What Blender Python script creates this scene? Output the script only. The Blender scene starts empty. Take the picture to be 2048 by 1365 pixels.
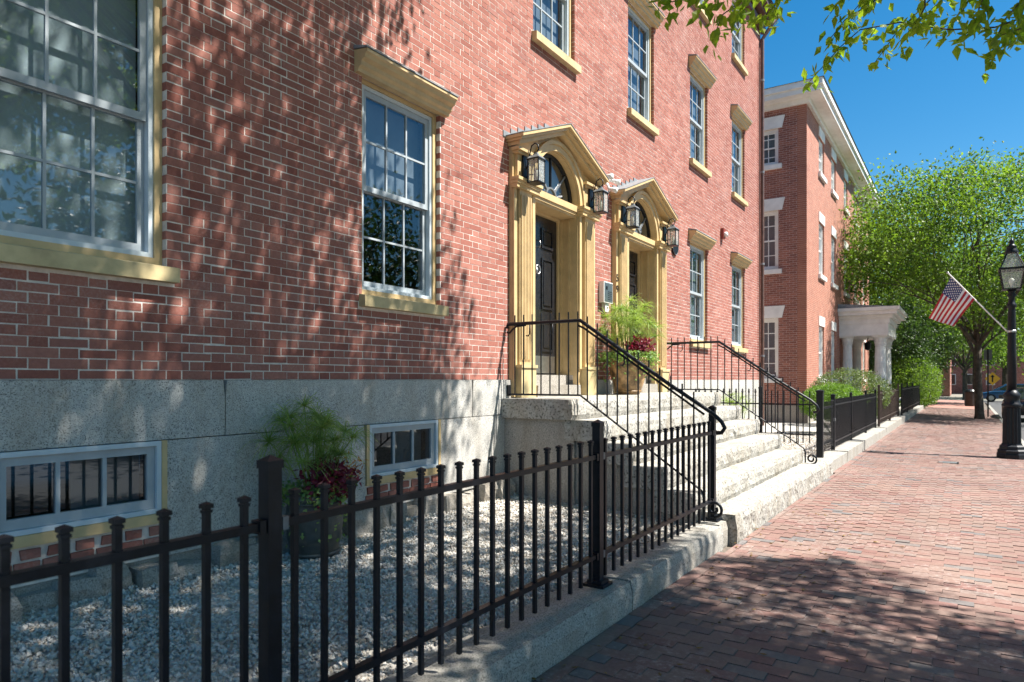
import bpy, bmesh, math, random
import numpy as np
from mathutils import Vector, Matrix, noise as mnoise
R = math.radians
random.seed(7); rng = np.random.default_rng(11)
scene = bpy.context.scene
# ------------------------------------------------------------------ camera, sky, sun, exposure
EYE = Vector((0.0, -4.5, 1.6)); YAW = math.atan((1931-1024)/1365.33)
cd = bpy.data.cameras.new('camera'); cam = bpy.data.objects.new('camera', cd)
scene.collection.objects.link(cam); scene.camera = cam
cam.location = EYE; cam.rotation_euler = (R(90), 0, YAW-R(90))
cd.sensor_width = 36; cd.lens = 24.0; cd.shift_y = 77.5/2048; cd.clip_start = 0.05; cd.clip_end = 3000
cd.dof.use_dof = True; cd.dof.focus_distance = 7.5; cd.dof.aperture_fstop = 3.2
SUN = Vector((math.cos(R(57))*math.sin(R(23)), -math.cos(R(57))*math.cos(R(23)), math.sin(R(57))))
w = bpy.data.worlds.new('World'); scene.world = w; w.use_nodes = True
wn = w.node_tree; bg = wn.nodes['Background']; sky = wn.nodes.new('ShaderNodeTexSky')
sky.sky_type = 'NISHITA'; sky.sun_disc = False; sky.sun_elevation = R(57); sky.sun_rotation = R(157)
sky.air_density = 1.0; sky.dust_density = 0.35; sky.ozone_density = 2.0; sky.altitude = 0
hs = wn.nodes.new('ShaderNodeHueSaturation'); hs.inputs['Hue'].default_value = .492; hs.inputs['Saturation'].default_value = 1.45; hs.inputs['Value'].default_value = 1
wn.links.new(sky.outputs[0], hs.inputs['Color']); wn.links.new(hs.outputs[0], bg.inputs[0]); bg.inputs[1].default_value = 0.056
sl = bpy.data.lights.new('sun', 'SUN'); sl.energy = 5.0; sl.angle = R(0.53); sl.color = (1, .95, .87)
so = bpy.data.objects.new('sun', sl); scene.collection.objects.link(so)
so.rotation_euler = SUN.to_track_quat('Z', 'Y').to_euler(); so.location = (0, -20, 40)
vs = scene.view_settings; vs.view_transform = 'Standard'; vs.look = 'None'; vs.gamma = 1; vs.exposure = 1.5
vs.use_curve_mapping = False
scene.cycles.max_bounces = 8; scene.cycles.transparent_max_bounces = 16

def proj(p):                       # photograph pixel of a world point (used to choose which repeats show largest)
    X, d = p[0], p[1]+4.5
    F = X*math.cos(YAW)+d*math.sin(YAW); Rr = X*math.sin(YAW)-d*math.cos(YAW)
    if F < .05: return None
    return 1024+1365.33*Rr/F, 760-1365.33*(p[2]-1.6)/F, F
def unproj(u, v, F):
    r = (u-1024)/1365.33*F
    X = F*math.cos(YAW)+r*math.sin(YAW); d = F*math.sin(YAW)-r*math.cos(YAW)
    return Vector((X, d-4.5, 1.6+(760-v)/1365.33*F))

# ------------------------------------------------------------------ materials
def newmat(name):
    m = bpy.data.materials.new(name); m.use_nodes = True
    return m, m.node_tree, m.node_tree.nodes['Principled BSDF']
def N(nt, t, **kw):
    n = nt.nodes.new(t)
    for k, v in kw.items(): setattr(n, k, v)
    return n
def noise(nt, scale, detail=4, vec=None, rough=.6):
    n = N(nt, 'ShaderNodeTexNoise'); n.inputs['Scale'].default_value = scale
    n.inputs['Detail'].default_value = detail; n.inputs['Roughness'].default_value = rough
    if vec is None:
        g = N(nt, 'ShaderNodeNewGeometry'); vec = g.outputs['Position']
    nt.links.new(vec, n.inputs['Vector']); return n
def ramp(nt, fac, stops, interp='LINEAR'):
    r = N(nt, 'ShaderNodeValToRGB'); r.color_ramp.interpolation = interp
    e = r.color_ramp.elements
    while len(e) < len(stops): e.new(.5)
    for el, (p, c) in zip(e, stops):
        el.position = p; el.color = tuple(c)+(1,) if len(c) == 3 else c
    nt.links.new(fac, r.inputs[0]); return r
def mix(nt, fac, a, b, mode='MIX'):
    m = N(nt, 'ShaderNodeMix', data_type='RGBA', blend_type=mode)
    for i, x in ((0, fac), (6, a), (7, b)):
        if isinstance(x, (int, float)): m.inputs[i].default_value = x
        elif isinstance(x, tuple): m.inputs[i].default_value = x+(1,) if len(x) == 3 else x
        else: nt.links.new(x, m.inputs[i])
    return m.outputs[2]
def bump(nt, b, h, strength=.3, dist=.01):
    n = N(nt, 'ShaderNodeBump'); n.inputs['Strength'].default_value = strength; n.inputs['Distance'].default_value = dist
    nt.links.new(h, n.inputs['Height']); nt.links.new(n.outputs[0], b.inputs['Normal'])
def plain(name, col, rough=.5, var=.12, scale=9, metal=0, bmp=.08, bscale=60, spec=None):
    m, nt, b = newmat(name)
    n = noise(nt, scale, 5); lo = tuple(max(0, c*(1-var*1.6)) for c in col); hi = tuple(min(1, c*(1+var)) for c in col)
    r = ramp(nt, n.outputs[0], [(.3, lo), (.7, hi)]); nt.links.new(r.outputs[0], b.inputs['Base Color'])
    b.inputs['Roughness'].default_value = rough; b.inputs['Metallic'].default_value = metal
    if spec is not None: b.inputs['Specular IOR Level'].default_value = spec
    if bmp: bump(nt, b, noise(nt, bscale, 3).outputs[0], bmp, .004)
    return m
def piece_random(nt):
    g = N(nt, 'ShaderNodeNewGeometry'); oi = N(nt, 'ShaderNodeObjectInfo')
    a = N(nt, 'ShaderNodeMath', operation='ADD'); nt.links.new(g.outputs['Random Per Island'], a.inputs[0]); nt.links.new(oi.outputs['Random'], a.inputs[1])
    f = N(nt, 'ShaderNodeMath', operation='FRACT'); nt.links.new(a.outputs[0], f.inputs[0]); return f.outputs[0]
def brick_mat():
    m, nt, b = newmat('brick'); r = piece_random(nt)
    base = ramp(nt, r, [(0, (.265, .098, .076)), (.3, (.315, .125, .097)), (.6, (.345, .145, .113)), (.85, (.37, .165, .131)), (1, (.28, .12, .10))])
    n = noise(nt, 35, 6, rough=.7); c = mix(nt, .45, base.outputs[0], ramp(nt, n.outputs[0], [(.3, (.6, .56, .55)), (.7, (1.25, 1.22, 1.2))]).outputs[0], 'MULTIPLY')
    big = noise(nt, .55, 5); c = mix(nt, .5, c, ramp(nt, big.outputs[0], [(.3, (.72, .68, .66)), (.7, (1.15, 1.15, 1.15))]).outputs[0], 'MULTIPLY')
    n2 = noise(nt, 1.3, 5); lime = ramp(nt, n2.outputs[0], [(.5, (0, 0, 0)), (.8, (1, 1, 1))])
    n3 = noise(nt, 60, 3); lm = mix(nt, 1, lime.outputs[0], ramp(nt, n3.outputs[0], [(.45, (0, 0, 0)), (.7, (.6, .6, .6))]).outputs[0], 'MULTIPLY')
    c = mix(nt, lm, c, (.52, .4, .36)); nt.links.new(c, b.inputs['Base Color'])
    b.inputs['Roughness'].default_value = .85; b.inputs['Specular IOR Level'].default_value = .25
    bump(nt, b, n.outputs[0], .5, .006); return m
def paver_mat():
    m, nt, b = newmat('paver'); r = piece_random(nt)
    base = ramp(nt, r, [(0, (.20, .108, .092)), (.15, (.215, .138, .115)), (.35, (.222, .155, .130)), (.55, (.205, .146, .124)), (.72, (.208, .115, .10)), (.86, (.222, .152, .128)), (.93, (.17, .148, .138)), (.98, (.14, .135, .135)), (1, (.2, .122, .104))])
    big = noise(nt, .8, 5); base2 = mix(nt, .6, base.outputs[0], ramp(nt, big.outputs[0], [(.3, (.7, .66, .68)), (.7, (1.15, 1.12, 1.1))]).outputs[0], 'MULTIPLY')
    n = noise(nt, 30, 6, rough=.7); c = mix(nt, .5, base2, ramp(nt, n.outputs[0], [(.3, (.65, .65, .65)), (.7, (1.2, 1.2, 1.2))]).outputs[0], 'MULTIPLY')
    n2 = noise(nt, 1.1, 4); n3 = noise(nt, 22, 5, rough=.75)
    lime = mix(nt, 1, ramp(nt, n2.outputs[0], [(.44, (.0, .0, .0)), (.6, (1, 1, 1))]).outputs[0], ramp(nt, n3.outputs[0], [(.5, (0, 0, 0)), (.72, (.75, .75, .75))]).outputs[0], 'MULTIPLY')
    c = mix(nt, lime, c, (.4, .35, .33)); nt.links.new(c, b.inputs['Base Color'])
    b.inputs['Roughness'].default_value = .8; b.inputs['Specular IOR Level'].default_value = .3
    bump(nt, b, n.outputs[0], .35, .006); return m
def granite_mat(name, a, bcol, dark, stain=(.3, .26, .2), sfac=.5, bmp=.3, sc=160):
    m, nt, b = newmat(name)
    n = noise(nt, sc, 2, rough=.5); c = ramp(nt, n.outputs[0], [(.33, dark), (.43, a), (.6, bcol)]).outputs[0]
    n2 = noise(nt, sc*.35, 3); c = mix(nt, .5, c, ramp(nt, n2.outputs[0], [(.3, (.6, .6, .62)), (.65, (1.2, 1.2, 1.18))]).outputs[0], 'MULTIPLY')
    gg = N(nt, 'ShaderNodeNewGeometry'); mp = N(nt, 'ShaderNodeMapping'); mp.inputs['Scale'].default_value = (2.2, 2.2, .5); nt.links.new(gg.outputs['Position'], mp.inputs[0])
    n3 = noise(nt, 1.7, 6, mp.outputs[0], .65); st = ramp(nt, n3.outputs[0], [(.46, (0, 0, 0)), (.75, (sfac, sfac, sfac))])
    c = mix(nt, st.outputs[0], c, stain); nt.links.new(c, b.inputs['Base Color']); b.inputs['Roughness'].default_value = .8
    b.inputs['Specular IOR Level'].default_value = .3
    n4 = noise(nt, 40, 6, rough=.7); bump(nt, b, n4.outputs[0], bmp, .01); return m
def glass_mat(name, tint=(.75, .82, .85), alpha=.62):
    m, nt, b = newmat(name); out = nt.nodes['Material Output']; nt.nodes.remove(b)
    tr = N(nt, 'ShaderNodeBsdfTransparent'); tr.inputs[0].default_value = tint+(1,)
    gl = N(nt, 'ShaderNodeBsdfGlossy'); gl.inputs['Roughness'].default_value = .015; gl.inputs[0].default_value = (.9, .95, 1, 1)
    g = N(nt, 'ShaderNodeNewGeometry'); dp = N(nt, 'ShaderNodeVectorMath', operation='DOT_PRODUCT'); nt.links.new(g.outputs['Normal'], dp.inputs[0]); nt.links.new(g.outputs['Incoming'], dp.inputs[1])
    def mth(op, a, b=0.):
        n = N(nt, 'ShaderNodeMath', operation=op)
        for i, x in enumerate((a, b)):
            if isinstance(x, (int, float)): n.inputs[i].default_value = x
            else: nt.links.new(x, n.inputs[i])
        return n.outputs[0]
    sch = mth('POWER', mth('SUBTRACT', 1., mth('ABSOLUTE', dp.outputs['Value'])), 5.)
    mp = N(nt, 'ShaderNodeMapRange'); mp.inputs[3].default_value = (1-alpha)+.05; mp.inputs[4].default_value = 1; nt.links.new(sch, mp.inputs[0])
    mx = N(nt, 'ShaderNodeMixShader'); nt.links.new(mp.outputs[0], mx.inputs[0]); nt.links.new(tr.outputs[0], mx.inputs[1]); nt.links.new(gl.outputs[0], mx.inputs[2])
    nt.links.new(mx.outputs[0], out.inputs[0]); return m
def seeded_glass():
    m, nt, b = newmat('seeded_glass'); out = nt.nodes['Material Output']; b.inputs['Base Color'].default_value = (.75, .77, .74, 1); b.inputs['Roughness'].default_value = .15
    tr = N(nt, 'ShaderNodeBsdfTransparent'); tr.inputs[0].default_value = (.85, .88, .86, 1); n = noise(nt, 45, 3)
    r = ramp(nt, n.outputs[0], [(.35, (.15, .15, .15)), (.7, (.5, .5, .5))]); mx = N(nt, 'ShaderNodeMixShader')
    nt.links.new(r.outputs[0], mx.inputs[0]); nt.links.new(tr.outputs[0], mx.inputs[1]); nt.links.new(b.outputs[0], mx.inputs[2]); nt.links.new(mx.outputs[0], out.inputs[0]); return m
def leaf_mat(name, c0, c1, trans=.4, tcol=None):
    m, nt, b = newmat(name); out = nt.nodes['Material Output']
    r = piece_random(nt); ns = noise(nt, .9 if 'tree' in name or 'dark' in name else 3.0, 3); av = N(nt, 'ShaderNodeMix', data_type='FLOAT'); av.inputs[0].default_value = .6; nt.links.new(r, av.inputs[2]); mr = N(nt, 'ShaderNodeMapRange'); mr.inputs[1].default_value = .3; mr.inputs[2].default_value = .7; nt.links.new(ns.outputs[0], mr.inputs[0]); nt.links.new(mr.outputs[0], av.inputs[3])
    c = ramp(nt, av.outputs[0], [(.1, c0), (.9, c1)])
    nt.links.new(c.outputs[0], b.inputs['Base Color']); b.inputs['Roughness'].default_value = .45; b.inputs['Specular IOR Level'].default_value = .35
    t = N(nt, 'ShaderNodeBsdfTranslucent'); tc = mix(nt, 1, c.outputs[0], tcol or (1.6, 1.7, .7), 'MULTIPLY'); nt.links.new(tc, t.inputs[0])
    mx = N(nt, 'ShaderNodeMixShader'); mx.inputs[0].default_value = trans
    nt.links.new(b.outputs[0], mx.inputs[1]); nt.links.new(t.outputs[0], mx.inputs[2]); nt.links.new(mx.outputs[0], out.inputs[0]); return m
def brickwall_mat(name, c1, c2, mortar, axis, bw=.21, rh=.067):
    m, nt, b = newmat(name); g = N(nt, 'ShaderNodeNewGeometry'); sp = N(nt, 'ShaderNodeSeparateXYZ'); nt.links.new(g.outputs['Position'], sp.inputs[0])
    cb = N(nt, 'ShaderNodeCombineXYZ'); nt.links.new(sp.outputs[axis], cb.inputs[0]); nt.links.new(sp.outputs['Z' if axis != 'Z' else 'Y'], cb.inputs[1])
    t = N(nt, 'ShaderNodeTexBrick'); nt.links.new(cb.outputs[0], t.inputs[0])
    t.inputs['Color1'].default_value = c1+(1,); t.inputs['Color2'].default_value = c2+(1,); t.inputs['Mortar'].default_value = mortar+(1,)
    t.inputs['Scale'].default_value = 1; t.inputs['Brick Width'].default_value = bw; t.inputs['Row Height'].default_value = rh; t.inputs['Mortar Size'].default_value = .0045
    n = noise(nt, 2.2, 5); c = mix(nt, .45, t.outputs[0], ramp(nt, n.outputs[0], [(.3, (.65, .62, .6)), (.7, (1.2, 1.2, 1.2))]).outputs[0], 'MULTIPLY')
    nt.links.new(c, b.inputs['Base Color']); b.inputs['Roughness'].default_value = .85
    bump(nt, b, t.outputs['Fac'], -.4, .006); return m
def gravel_mat():
    m, nt, b = newmat('gravel_stone'); r = piece_random(nt)
    c = ramp(nt, r, [(0, (.5, .48, .44)), (.35, (.6, .575, .53)), (.62, (.4, .38, .345)), (.8, (.47, .39, .3)), (.93, (.24, .22, .2)), (1, (.64, .62, .58))])
    nt.links.new(c.outputs[0], b.inputs['Base Color']); b.inputs['Roughness'].default_value = .8; return m
M = {}
M['brick'] = brick_mat(); M['paver'] = paver_mat(); M['gravel'] = gravel_mat()
M['mortar'] = plain('mortar', (.68, .62, .565), .9, .16, 14, bmp=.4, bscale=90)
M['sand'] = plain('joint_sand', (.13, .105, .085), .95, .3, 20, bmp=.3)
M['granite'] = granite_mat('granite', (.40, .395, .375), (.54, .525, .49), (.10, .10, .10), (.27, .22, .16), .6, .25, 140)
M['granite_rough'] = granite_mat('granite_rough', (.33, .32, .295), (.43, .415, .38), (.085, .08, .07), (.24, .2, .14), .75, 1.0, 38)
M['granite_dark'] = granite_mat('granite_weathered', (.30, .28, .25), (.4, .37, .33), (.10, .09, .08), (.17, .14, .10), .7, .8)
M['kerb'] = granite_mat('kerb_granite', (.29, .28, .255), (.39, .375, .34), (.09, .09, .09), (.2, .165, .12), .6, .35, 110)
M['ochre'] = plain('ochre_paint', (.55, .40, .205), .5, .1, 6, bmp=.2, bscale=30)
M['cream'] = plain('pale_ochre_sill', (.54, .43, .23), .6, .16, 6, bmp=.12, bscale=40)
M['white'] = plain('skylit_white_paint', (.52, .59, .64), .45, .05, 8, bmp=.03)  # white paint with the blue of sky-lit shade put into its colour
M['sash'] = plain('sash_paint', (.36, .40, .43), .4, .06, 8, bmp=.03)
M['trimwhite'] = plain('trim_white', (.78, .77, .74), .55, .08, 3, bmp=.05)
M['iron'] = plain('black_iron', (.007, .009, .014), .42, .3, 20, bmp=.12, bscale=120, spec=.3)
M['irongrey'] = plain('grey_iron', (.14, .15, .16), .4, .2, 20)
M['blackdoor'] = plain('black_gloss_door', (.014, .015, .018), .22, .2, 10, bmp=.04, bscale=25, spec=.6)
M['steel'] = plain('brushed_steel', (.5, .5, .5), .35, .1, 20, metal=1)
M['lead'] = plain('lead_flashing', (.22, .235, .25), .55, .2, 12)
M['slate'] = plain('dark_roof', (.09, .10, .11), .6, .3, 6)
M['copper'] = plain('brown_metal', (.12, .065, .05), .45, .25, 8)
M['glass'] = glass_mat('window_glass', (.66, .73, .77), .94); M['glassdark'] = glass_mat('basement_glass', (.35, .38, .4), .93)
M['lampglass'] = seeded_glass()
M['blind'] = plain('blind_fabric', (.5, .54, .53), .8, .05, 4, bmp=.05)
M['blinddark'] = plain('screen_fabric', (.2, .225, .25), .8, .08, 4, bmp=.05)
M['bulb'] = plain('frosted_bulb', (.8, .78, .72), .3, .03)
M['plastic'] = plain('white_plastic', (.72, .72, .7), .35, .04)
M['red'] = plain('red_plastic', (.22, .04, .03), .4, .05)
M['leaf'] = leaf_mat('street_leaf', (.09, .17, .02), (.25, .33, .04), .58)
M['leaf_far'] = leaf_mat('tree_leaf', (.035, .085, .015), (.18, .275, .04), .45)
M['leaf_dark'] = leaf_mat('dark_leaf', (.02, .05, .014), (.06, .11, .025), .3)
M['bush'] = leaf_mat('bush_leaf', (.07, .15, .018), (.17, .28, .04), .35)
M['bushgrey'] = leaf_mat('grey_bush_leaf', (.06, .095, .035), (.15, .2, .075), .3)
M['papyrus'] = leaf_mat('papyrus_blade', (.13, .21, .045), (.34, .43, .14), .4)
M['coleus'] = leaf_mat('coleus_leaf', (.07, .008, .016), (.24, .025, .06), .3, (1.6, .8, .9))
M['trail'] = leaf_mat('trailing_leaf', (.10, .19, .05), (.27, .37, .13), .35)
M['orange'] = leaf_mat('orange_bloom', (.45, .12, .02), (.6, .28, .05), .3, (1.3, 1.1, .7))
M['bark'] = plain('bark', (.085, .066, .05), .9, .4, 7, bmp=.9, bscale=25)
M['potdark'] = plain('dark_glazed_pot', (.07, .075, .07), .4, .35, 6, bmp=.25, bscale=18)
M['pottan'] = plain('tan_glazed_pot', (.36, .22, .10), .4, .55, 9, bmp=.3, bscale=22)
M['soil'] = plain('soil', (.05, .035, .025), .95, .3, 20)
M['asphalt'] = plain('asphalt', (.07, .07, .072), .9, .2, 30, bmp=.4, bscale=120)
M['ground'] = plain('ground_grit', (.42, .40, .36), .95, .25, 25, bmp=.5, bscale=90)
M['far_ground'] = plain('far_ground', (.2, .19, .16), .95, .3, 2)
M['rb_front'] = brickwall_mat('warm_brickwork', (.36, .135, .085), (.30, .105, .065), (.46, .36, .3), 'X')
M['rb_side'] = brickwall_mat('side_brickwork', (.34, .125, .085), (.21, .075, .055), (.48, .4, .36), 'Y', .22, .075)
M['far_paving'] = brickwall_mat('far_paving', (.34, .15, .115), (.27, .16, .13), (.12, .1, .08), 'X', .205, .105)
M['flagred'] = plain('flag_red', (.45, .02, .035), .75, .06); M['flagwhite'] = plain('flag_white', (.78, .77, .77), .75, .04); M['flagblue'] = plain('flag_blue', (.03, .045, .16), .75, .06)
M['carpaint'] = plain('dark_car_paint', (.03, .018, .018), .2, .1, spec=.7); M['carblue'] = plain('blue_car_paint', (.02, .09, .2), .2, .1, spec=.7)
M['tyre'] = plain('tyre_rubber', (.015, .015, .015), .8, .1); M['carglass'] = plain('car_glass', (.02, .025, .03), .05, .1, bmp=0, spec=.8)
M['yellow'] = plain('sign_yellow', (.75, .36, .02), .45, .04)
M['taillight'] = plain('tail_lamp_red', (.3, .01, .01), .15, .05)

# ------------------------------------------------------------------ mesh helpers
class MB:
    def __init__(s): s.v = []; s.f = []; s.mi = []; s.cur = 0
    def add(s, vs, fs):
        o = len(s.v); s.v += [tuple(p) for p in vs]
        for f in fs: s.f.append([i+o for i in f]); s.mi.append(s.cur)
    def box(s, x0, x1, y0, y1, z0, z1):
        s.add([(x0,y0,z0),(x1,y0,z0),(x1,y1,z0),(x0,y1,z0),(x0,y0,z1),(x1,y0,z1),(x1,y1,z1),(x0,y1,z1)],
              [(0,3,2,1),(4,5,6,7),(0,1,5,4),(1,2,6,5),(2,3,7,6),(3,0,4,7)])
    def prism(s, poly, axis, a0, a1):     # poly in the two other axes (cyclic order of x,y,z without axis)
        n = len(poly); vs = []
        for a in (a0, a1):
            for p, q in poly:
                vs.append({'x': (a, p, q), 'y': (p, a, q), 'z': (p, q, a)}[axis])
        fs = [list(range(n))[::-1], list(range(n, 2*n))]+[(i, (i+1) % n, n+(i+1) % n, n+i) for i in range(n)]
        s.add(vs, fs)
    def tube(s, pts, r, n=8, cap=True):
        pts = [Vector(p) for p in pts]; rr = r if isinstance(r, (list, tuple)) else [r]*len(pts)
        prev = None; vs = []; m = len(pts)
        for i, p in enumerate(pts):
            t = (pts[min(i+1, m-1)]-pts[max(i-1, 0)]).normalized()
            if prev is None: a = t.orthogonal().normalized()
            else: a = (prev-t*prev.dot(t)).normalized()
            prev = a; b = t.cross(a)
            for k in range(n):
                an = 2*math.pi*k/n; vs.append(p+(a*math.cos(an)+b*math.sin(an))*rr[i])
        fs = [(i*n+k, i*n+(k+1) % n, (i+1)*n+(k+1) % n, (i+1)*n+k) for i in range(m-1) for k in range(n)]
        if cap: fs += [list(range(n))[::-1], list(range((m-1)*n, m*n))]
        s.add(vs, fs)
    def lathe(s, prof, c=(0, 0), n=20, phase=0):
        vs = []; m = len(prof)
        for r, z in prof:
            for k in range(n):
                a = 2*math.pi*(k+phase)/n; vs.append((c[0]+r*math.cos(a), c[1]+r*math.sin(a), z))
        fs = [(i*n+k, i*n+(k+1) % n, (i+1)*n+(k+1) % n, (i+1)*n+k) for i in range(m-1) for k in range(n)]
        fs += [list(range(n))[::-1], list(range((m-1)*n, m*n))]
        s.add(vs, fs)
    def mesh(s, name, smooth=False):
        me = bpy.data.meshes.new(name); me.from_pydata(s.v, [], s.f)
        if any(s.mi): me.polygons.foreach_set('material_index', s.mi)
        me.update()
        bm = bmesh.new(); bm.from_mesh(me); bmesh.ops.recalc_face_normals(bm, faces=bm.faces); bm.to_mesh(me); bm.free()
        if smooth: me.polygons.foreach_set('use_smooth', [True]*len(me.polygons))
        return me
COL = scene.collection
def link(name, me, mats, parent=None, smooth_angle=None):
    o = bpy.data.objects.new(name, me); COL.objects.link(o)
    if me is not None and mats is not None and not me.materials:
        for m in (mats if isinstance(mats, (list, tuple)) else [mats]): me.materials.append(M[m] if isinstance(m, str) else m)
    if parent is not None:
        o.parent = parent
        if parent.type == 'EMPTY' and parent.get('world_children'): o.matrix_parent_inverse = Matrix.Translation(-Vector(parent.location))
    return o
def obj(name, mb, mat, parent=None, smooth=False): return link(name, mb.mesh(name, smooth), mat, parent)
def tag(o, label=None, cat=None, group=None, kind=None):
    if label: o['label'] = label
    if cat: o['category'] = cat
    if group: o['group'] = group
    if kind: o['kind'] = kind
    return o
def thing(name, loc, label, cat, group=None, world=True, rz=0):
    o = bpy.data.objects.new(name, None); COL.objects.link(o); o.location = loc; o.empty_display_size = .1
    o.rotation_euler = (0, 0, rz)
    if world: o['world_children'] = 1
    return tag(o, label, cat, group)
def part(parent, name, mat, fn, smooth=False):
    mb = MB(); fn(mb); return obj(name, mb, mat, parent, smooth)
def copy_tree(o, parent=None):
    c = o.copy(); COL.objects.link(c); c.parent = parent
    if parent is not None: c.matrix_parent_inverse = o.matrix_parent_inverse.copy()
    for ch in o.children: copy_tree(ch, c)
    return c
def np_mesh(name, V, F, smooth=False):           # V (n,3), F (m,k)
    me = bpy.data.meshes.new(name); k = F.shape[1]
    me.vertices.add(len(V)); me.vertices.foreach_set('co', np.asarray(V, np.float32).ravel())
    me.loops.add(F.size); me.loops.foreach_set('vertex_index', F.astype(np.int32).ravel())
    me.polygons.add(len(F)); me.polygons.foreach_set('loop_start', np.arange(0, F.size, k, dtype=np.int32)); me.polygons.foreach_set('loop_total', np.full(len(F), k, np.int32))
    me.polygons.foreach_set('use_smooth', [bool(smooth)]*len(F))
    me.update(); me.validate(); return me
def boxes_mesh(name, B, jit=.0015):               # B (n,6): x0 x1 y0 y1 z0 z1 ; all six faces
    B = np.asarray(B, float); n = len(B)
    idx = [(0,2,4),(1,2,4),(1,3,4),(0,3,4),(0,2,5),(1,2,5),(1,3,5),(0,3,5)]
    V = np.stack([B[:, list(i)] for i in idx], 1)+rng.normal(0, jit, (n, 8, 3))
    f = np.array([(0,3,2,1),(4,5,6,7),(0,1,5,4),(1,2,6,5),(2,3,7,6),(3,0,4,7)])
    F = (f[None]+(np.arange(n)*8)[:, None, None]).reshape(-1, 4)
    return np_mesh(name, V.reshape(-1, 3), F)
def leaves_mesh(name, P, size, up=.35, aspect=.5, droop=0., dirs=None):   # folded pointed leaves, 4 triangles each
    P = np.asarray(P, float); n = len(P)
    d = rng.normal(0, 1, (n, 3)) if dirs is None else np.asarray(dirs, float); d[:, 2] -= droop; d /= np.linalg.norm(d, axis=1, keepdims=True)
    nm = rng.normal(0, 1, (n, 3)); nm[:, 2] += up*3; nm -= d*(nm*d).sum(1, keepdims=True); nm /= np.linalg.norm(nm, axis=1, keepdims=True)
    s = np.cross(d, nm); L = (size*rng.uniform(.7, 1.25, n))[:, None]; W = L*aspect*.5
    V = np.stack([P, P+d*L*.35+s*W-nm*L*.05, P+d*L*.42+nm*L*.05, P+d*L*.35-s*W-nm*L*.05, P+d*L-nm*L*.08], 1).reshape(-1, 3)
    f = np.array([(0, 1, 2), (0, 2, 3), (1, 4, 2), (2, 4, 3)])
    F = (f[None]+(np.arange(n)*5)[:, None, None]).reshape(-1, 3)
    return np_mesh(name, V, F)
def rough_block(x0, x1, y0, y1, z0, z1, amp, res=.06, seed=0, top=.15, arris=.018):
    """stone block: closed box cut into a grid, faces pushed by noise (front and ends most, the top least)"""
    bm = bmesh.new(); bmesh.ops.create_cube(bm, size=1)
    for v in bm.verts: v.co = Vector((x0+(v.co.x+.5)*(x1-x0), y0+(v.co.y+.5)*(y1-y0), z0+(v.co.z+.5)*(z1-z0)))
    for ax, ln in ((0, x1-x0), (1, y1-y0), (2, z1-z0)):
        n = max(1, min(70, int(ln/res)))
        for k in range(1, n):
            co = Vector((0, 0, 0)); co[ax] = (x0, y0, z0)[ax]+ln*k/n; no = Vector((0, 0, 0)); no[ax] = 1
            bmesh.ops.bisect_plane(bm, geom=bm.verts[:]+bm.edges[:]+bm.faces[:], plane_co=co, plane_no=no)
    for v in bm.verts:
        p = v.co.copy(); q = p*6+Vector((seed*7.3, seed*3.1, 0))
        a = mnoise.noise(q)+.5*mnoise.noise(q*2.3)+.3*mnoise.noise(q*5.1)
        b = mnoise.noise(q+Vector((31, 7, 3)))
        istop = abs(p.z-z1) < 1e-4
        k = top if istop else 1
        if abs(p.y-y0) < 1e-4: v.co.y += amp*a*(.6 if istop else 1)+(arris if istop or abs(p.z-z0) < 1e-4 else 0)
        if abs(p.x-x0) < 1e-4: v.co.x += amp*b*.8+(.012 if istop else 0)
        if abs(p.x-x1) < 1e-4: v.co.x += amp*b*.8-(.012 if istop else 0)
        v.co.z += amp*b*.5*(top if istop else .3)
    me = bpy.data.meshes.new('stone'); bm.to_mesh(me); bm.free(); return me
# ------------------------------------------------------------------ the setting
def sheet(name, x0, x1, y0, y1, z, mat, zy=None, nx=1, ny=1):
    mb = MB()
    zz = (lambda y: z) if zy is None else zy
    for i in range(nx):
        for j in range(ny):
            a0, a1 = x0+(x1-x0)*i/nx, x0+(x1-x0)*(i+1)/nx; b0, b1 = y0+(y1-y0)*j/ny, y0+(y1-y0)*(j+1)/ny
            mb.add([(a0, b0, zz(b0)), (a1, b0, zz(b0)), (a1, b1, zz(b1)), (a0, b1, zz(b1))], [(0, 1, 2, 3)])
    return tag(obj(name, mb, mat), kind='structure')
SW = lambda y: -.005-max(0, (-2.57-y))*.03           # pavement falls towards the street
sheet('ground', -600, 1500, -900, 900, -.34, 'far_ground')
sheet('road', -60, 66, -13.5, -5.86, -.24, 'asphalt')
sheet('cross_road', 66, 74, -60, 60, -.236, 'asphalt')
side = sheet('sidewalk', -6, 65.8, -5.7, -2.45, 0, 'sand', lambda y: SW(y)-.045)
sheet('far_sidewalk', 47.06, 65.8, -5.6, -2.52, 0, 'far_paving', lambda y: SW(y)-.012)
sheet('yard', 11.95, 65.8, -2.3, 14, .12, 'ground')
sheet('garden_bed', -3, 6.62, -2.3, .02, .2, 'ground', lambda y: .15+max(0, (y+2.25))*.06)
kr = tag(bpy.data.objects.new('street_kerb', None), kind='structure'); COL.objects.link(kr)
for i in range(28):
    x = -6+i*2.2
    link('kerb_stone', rough_block(x+.006, x+2.194, -5.86, -5.705, -.3, -.092+.004*math.sin(i), .006, .2, i), 'kerb', kr)
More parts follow.
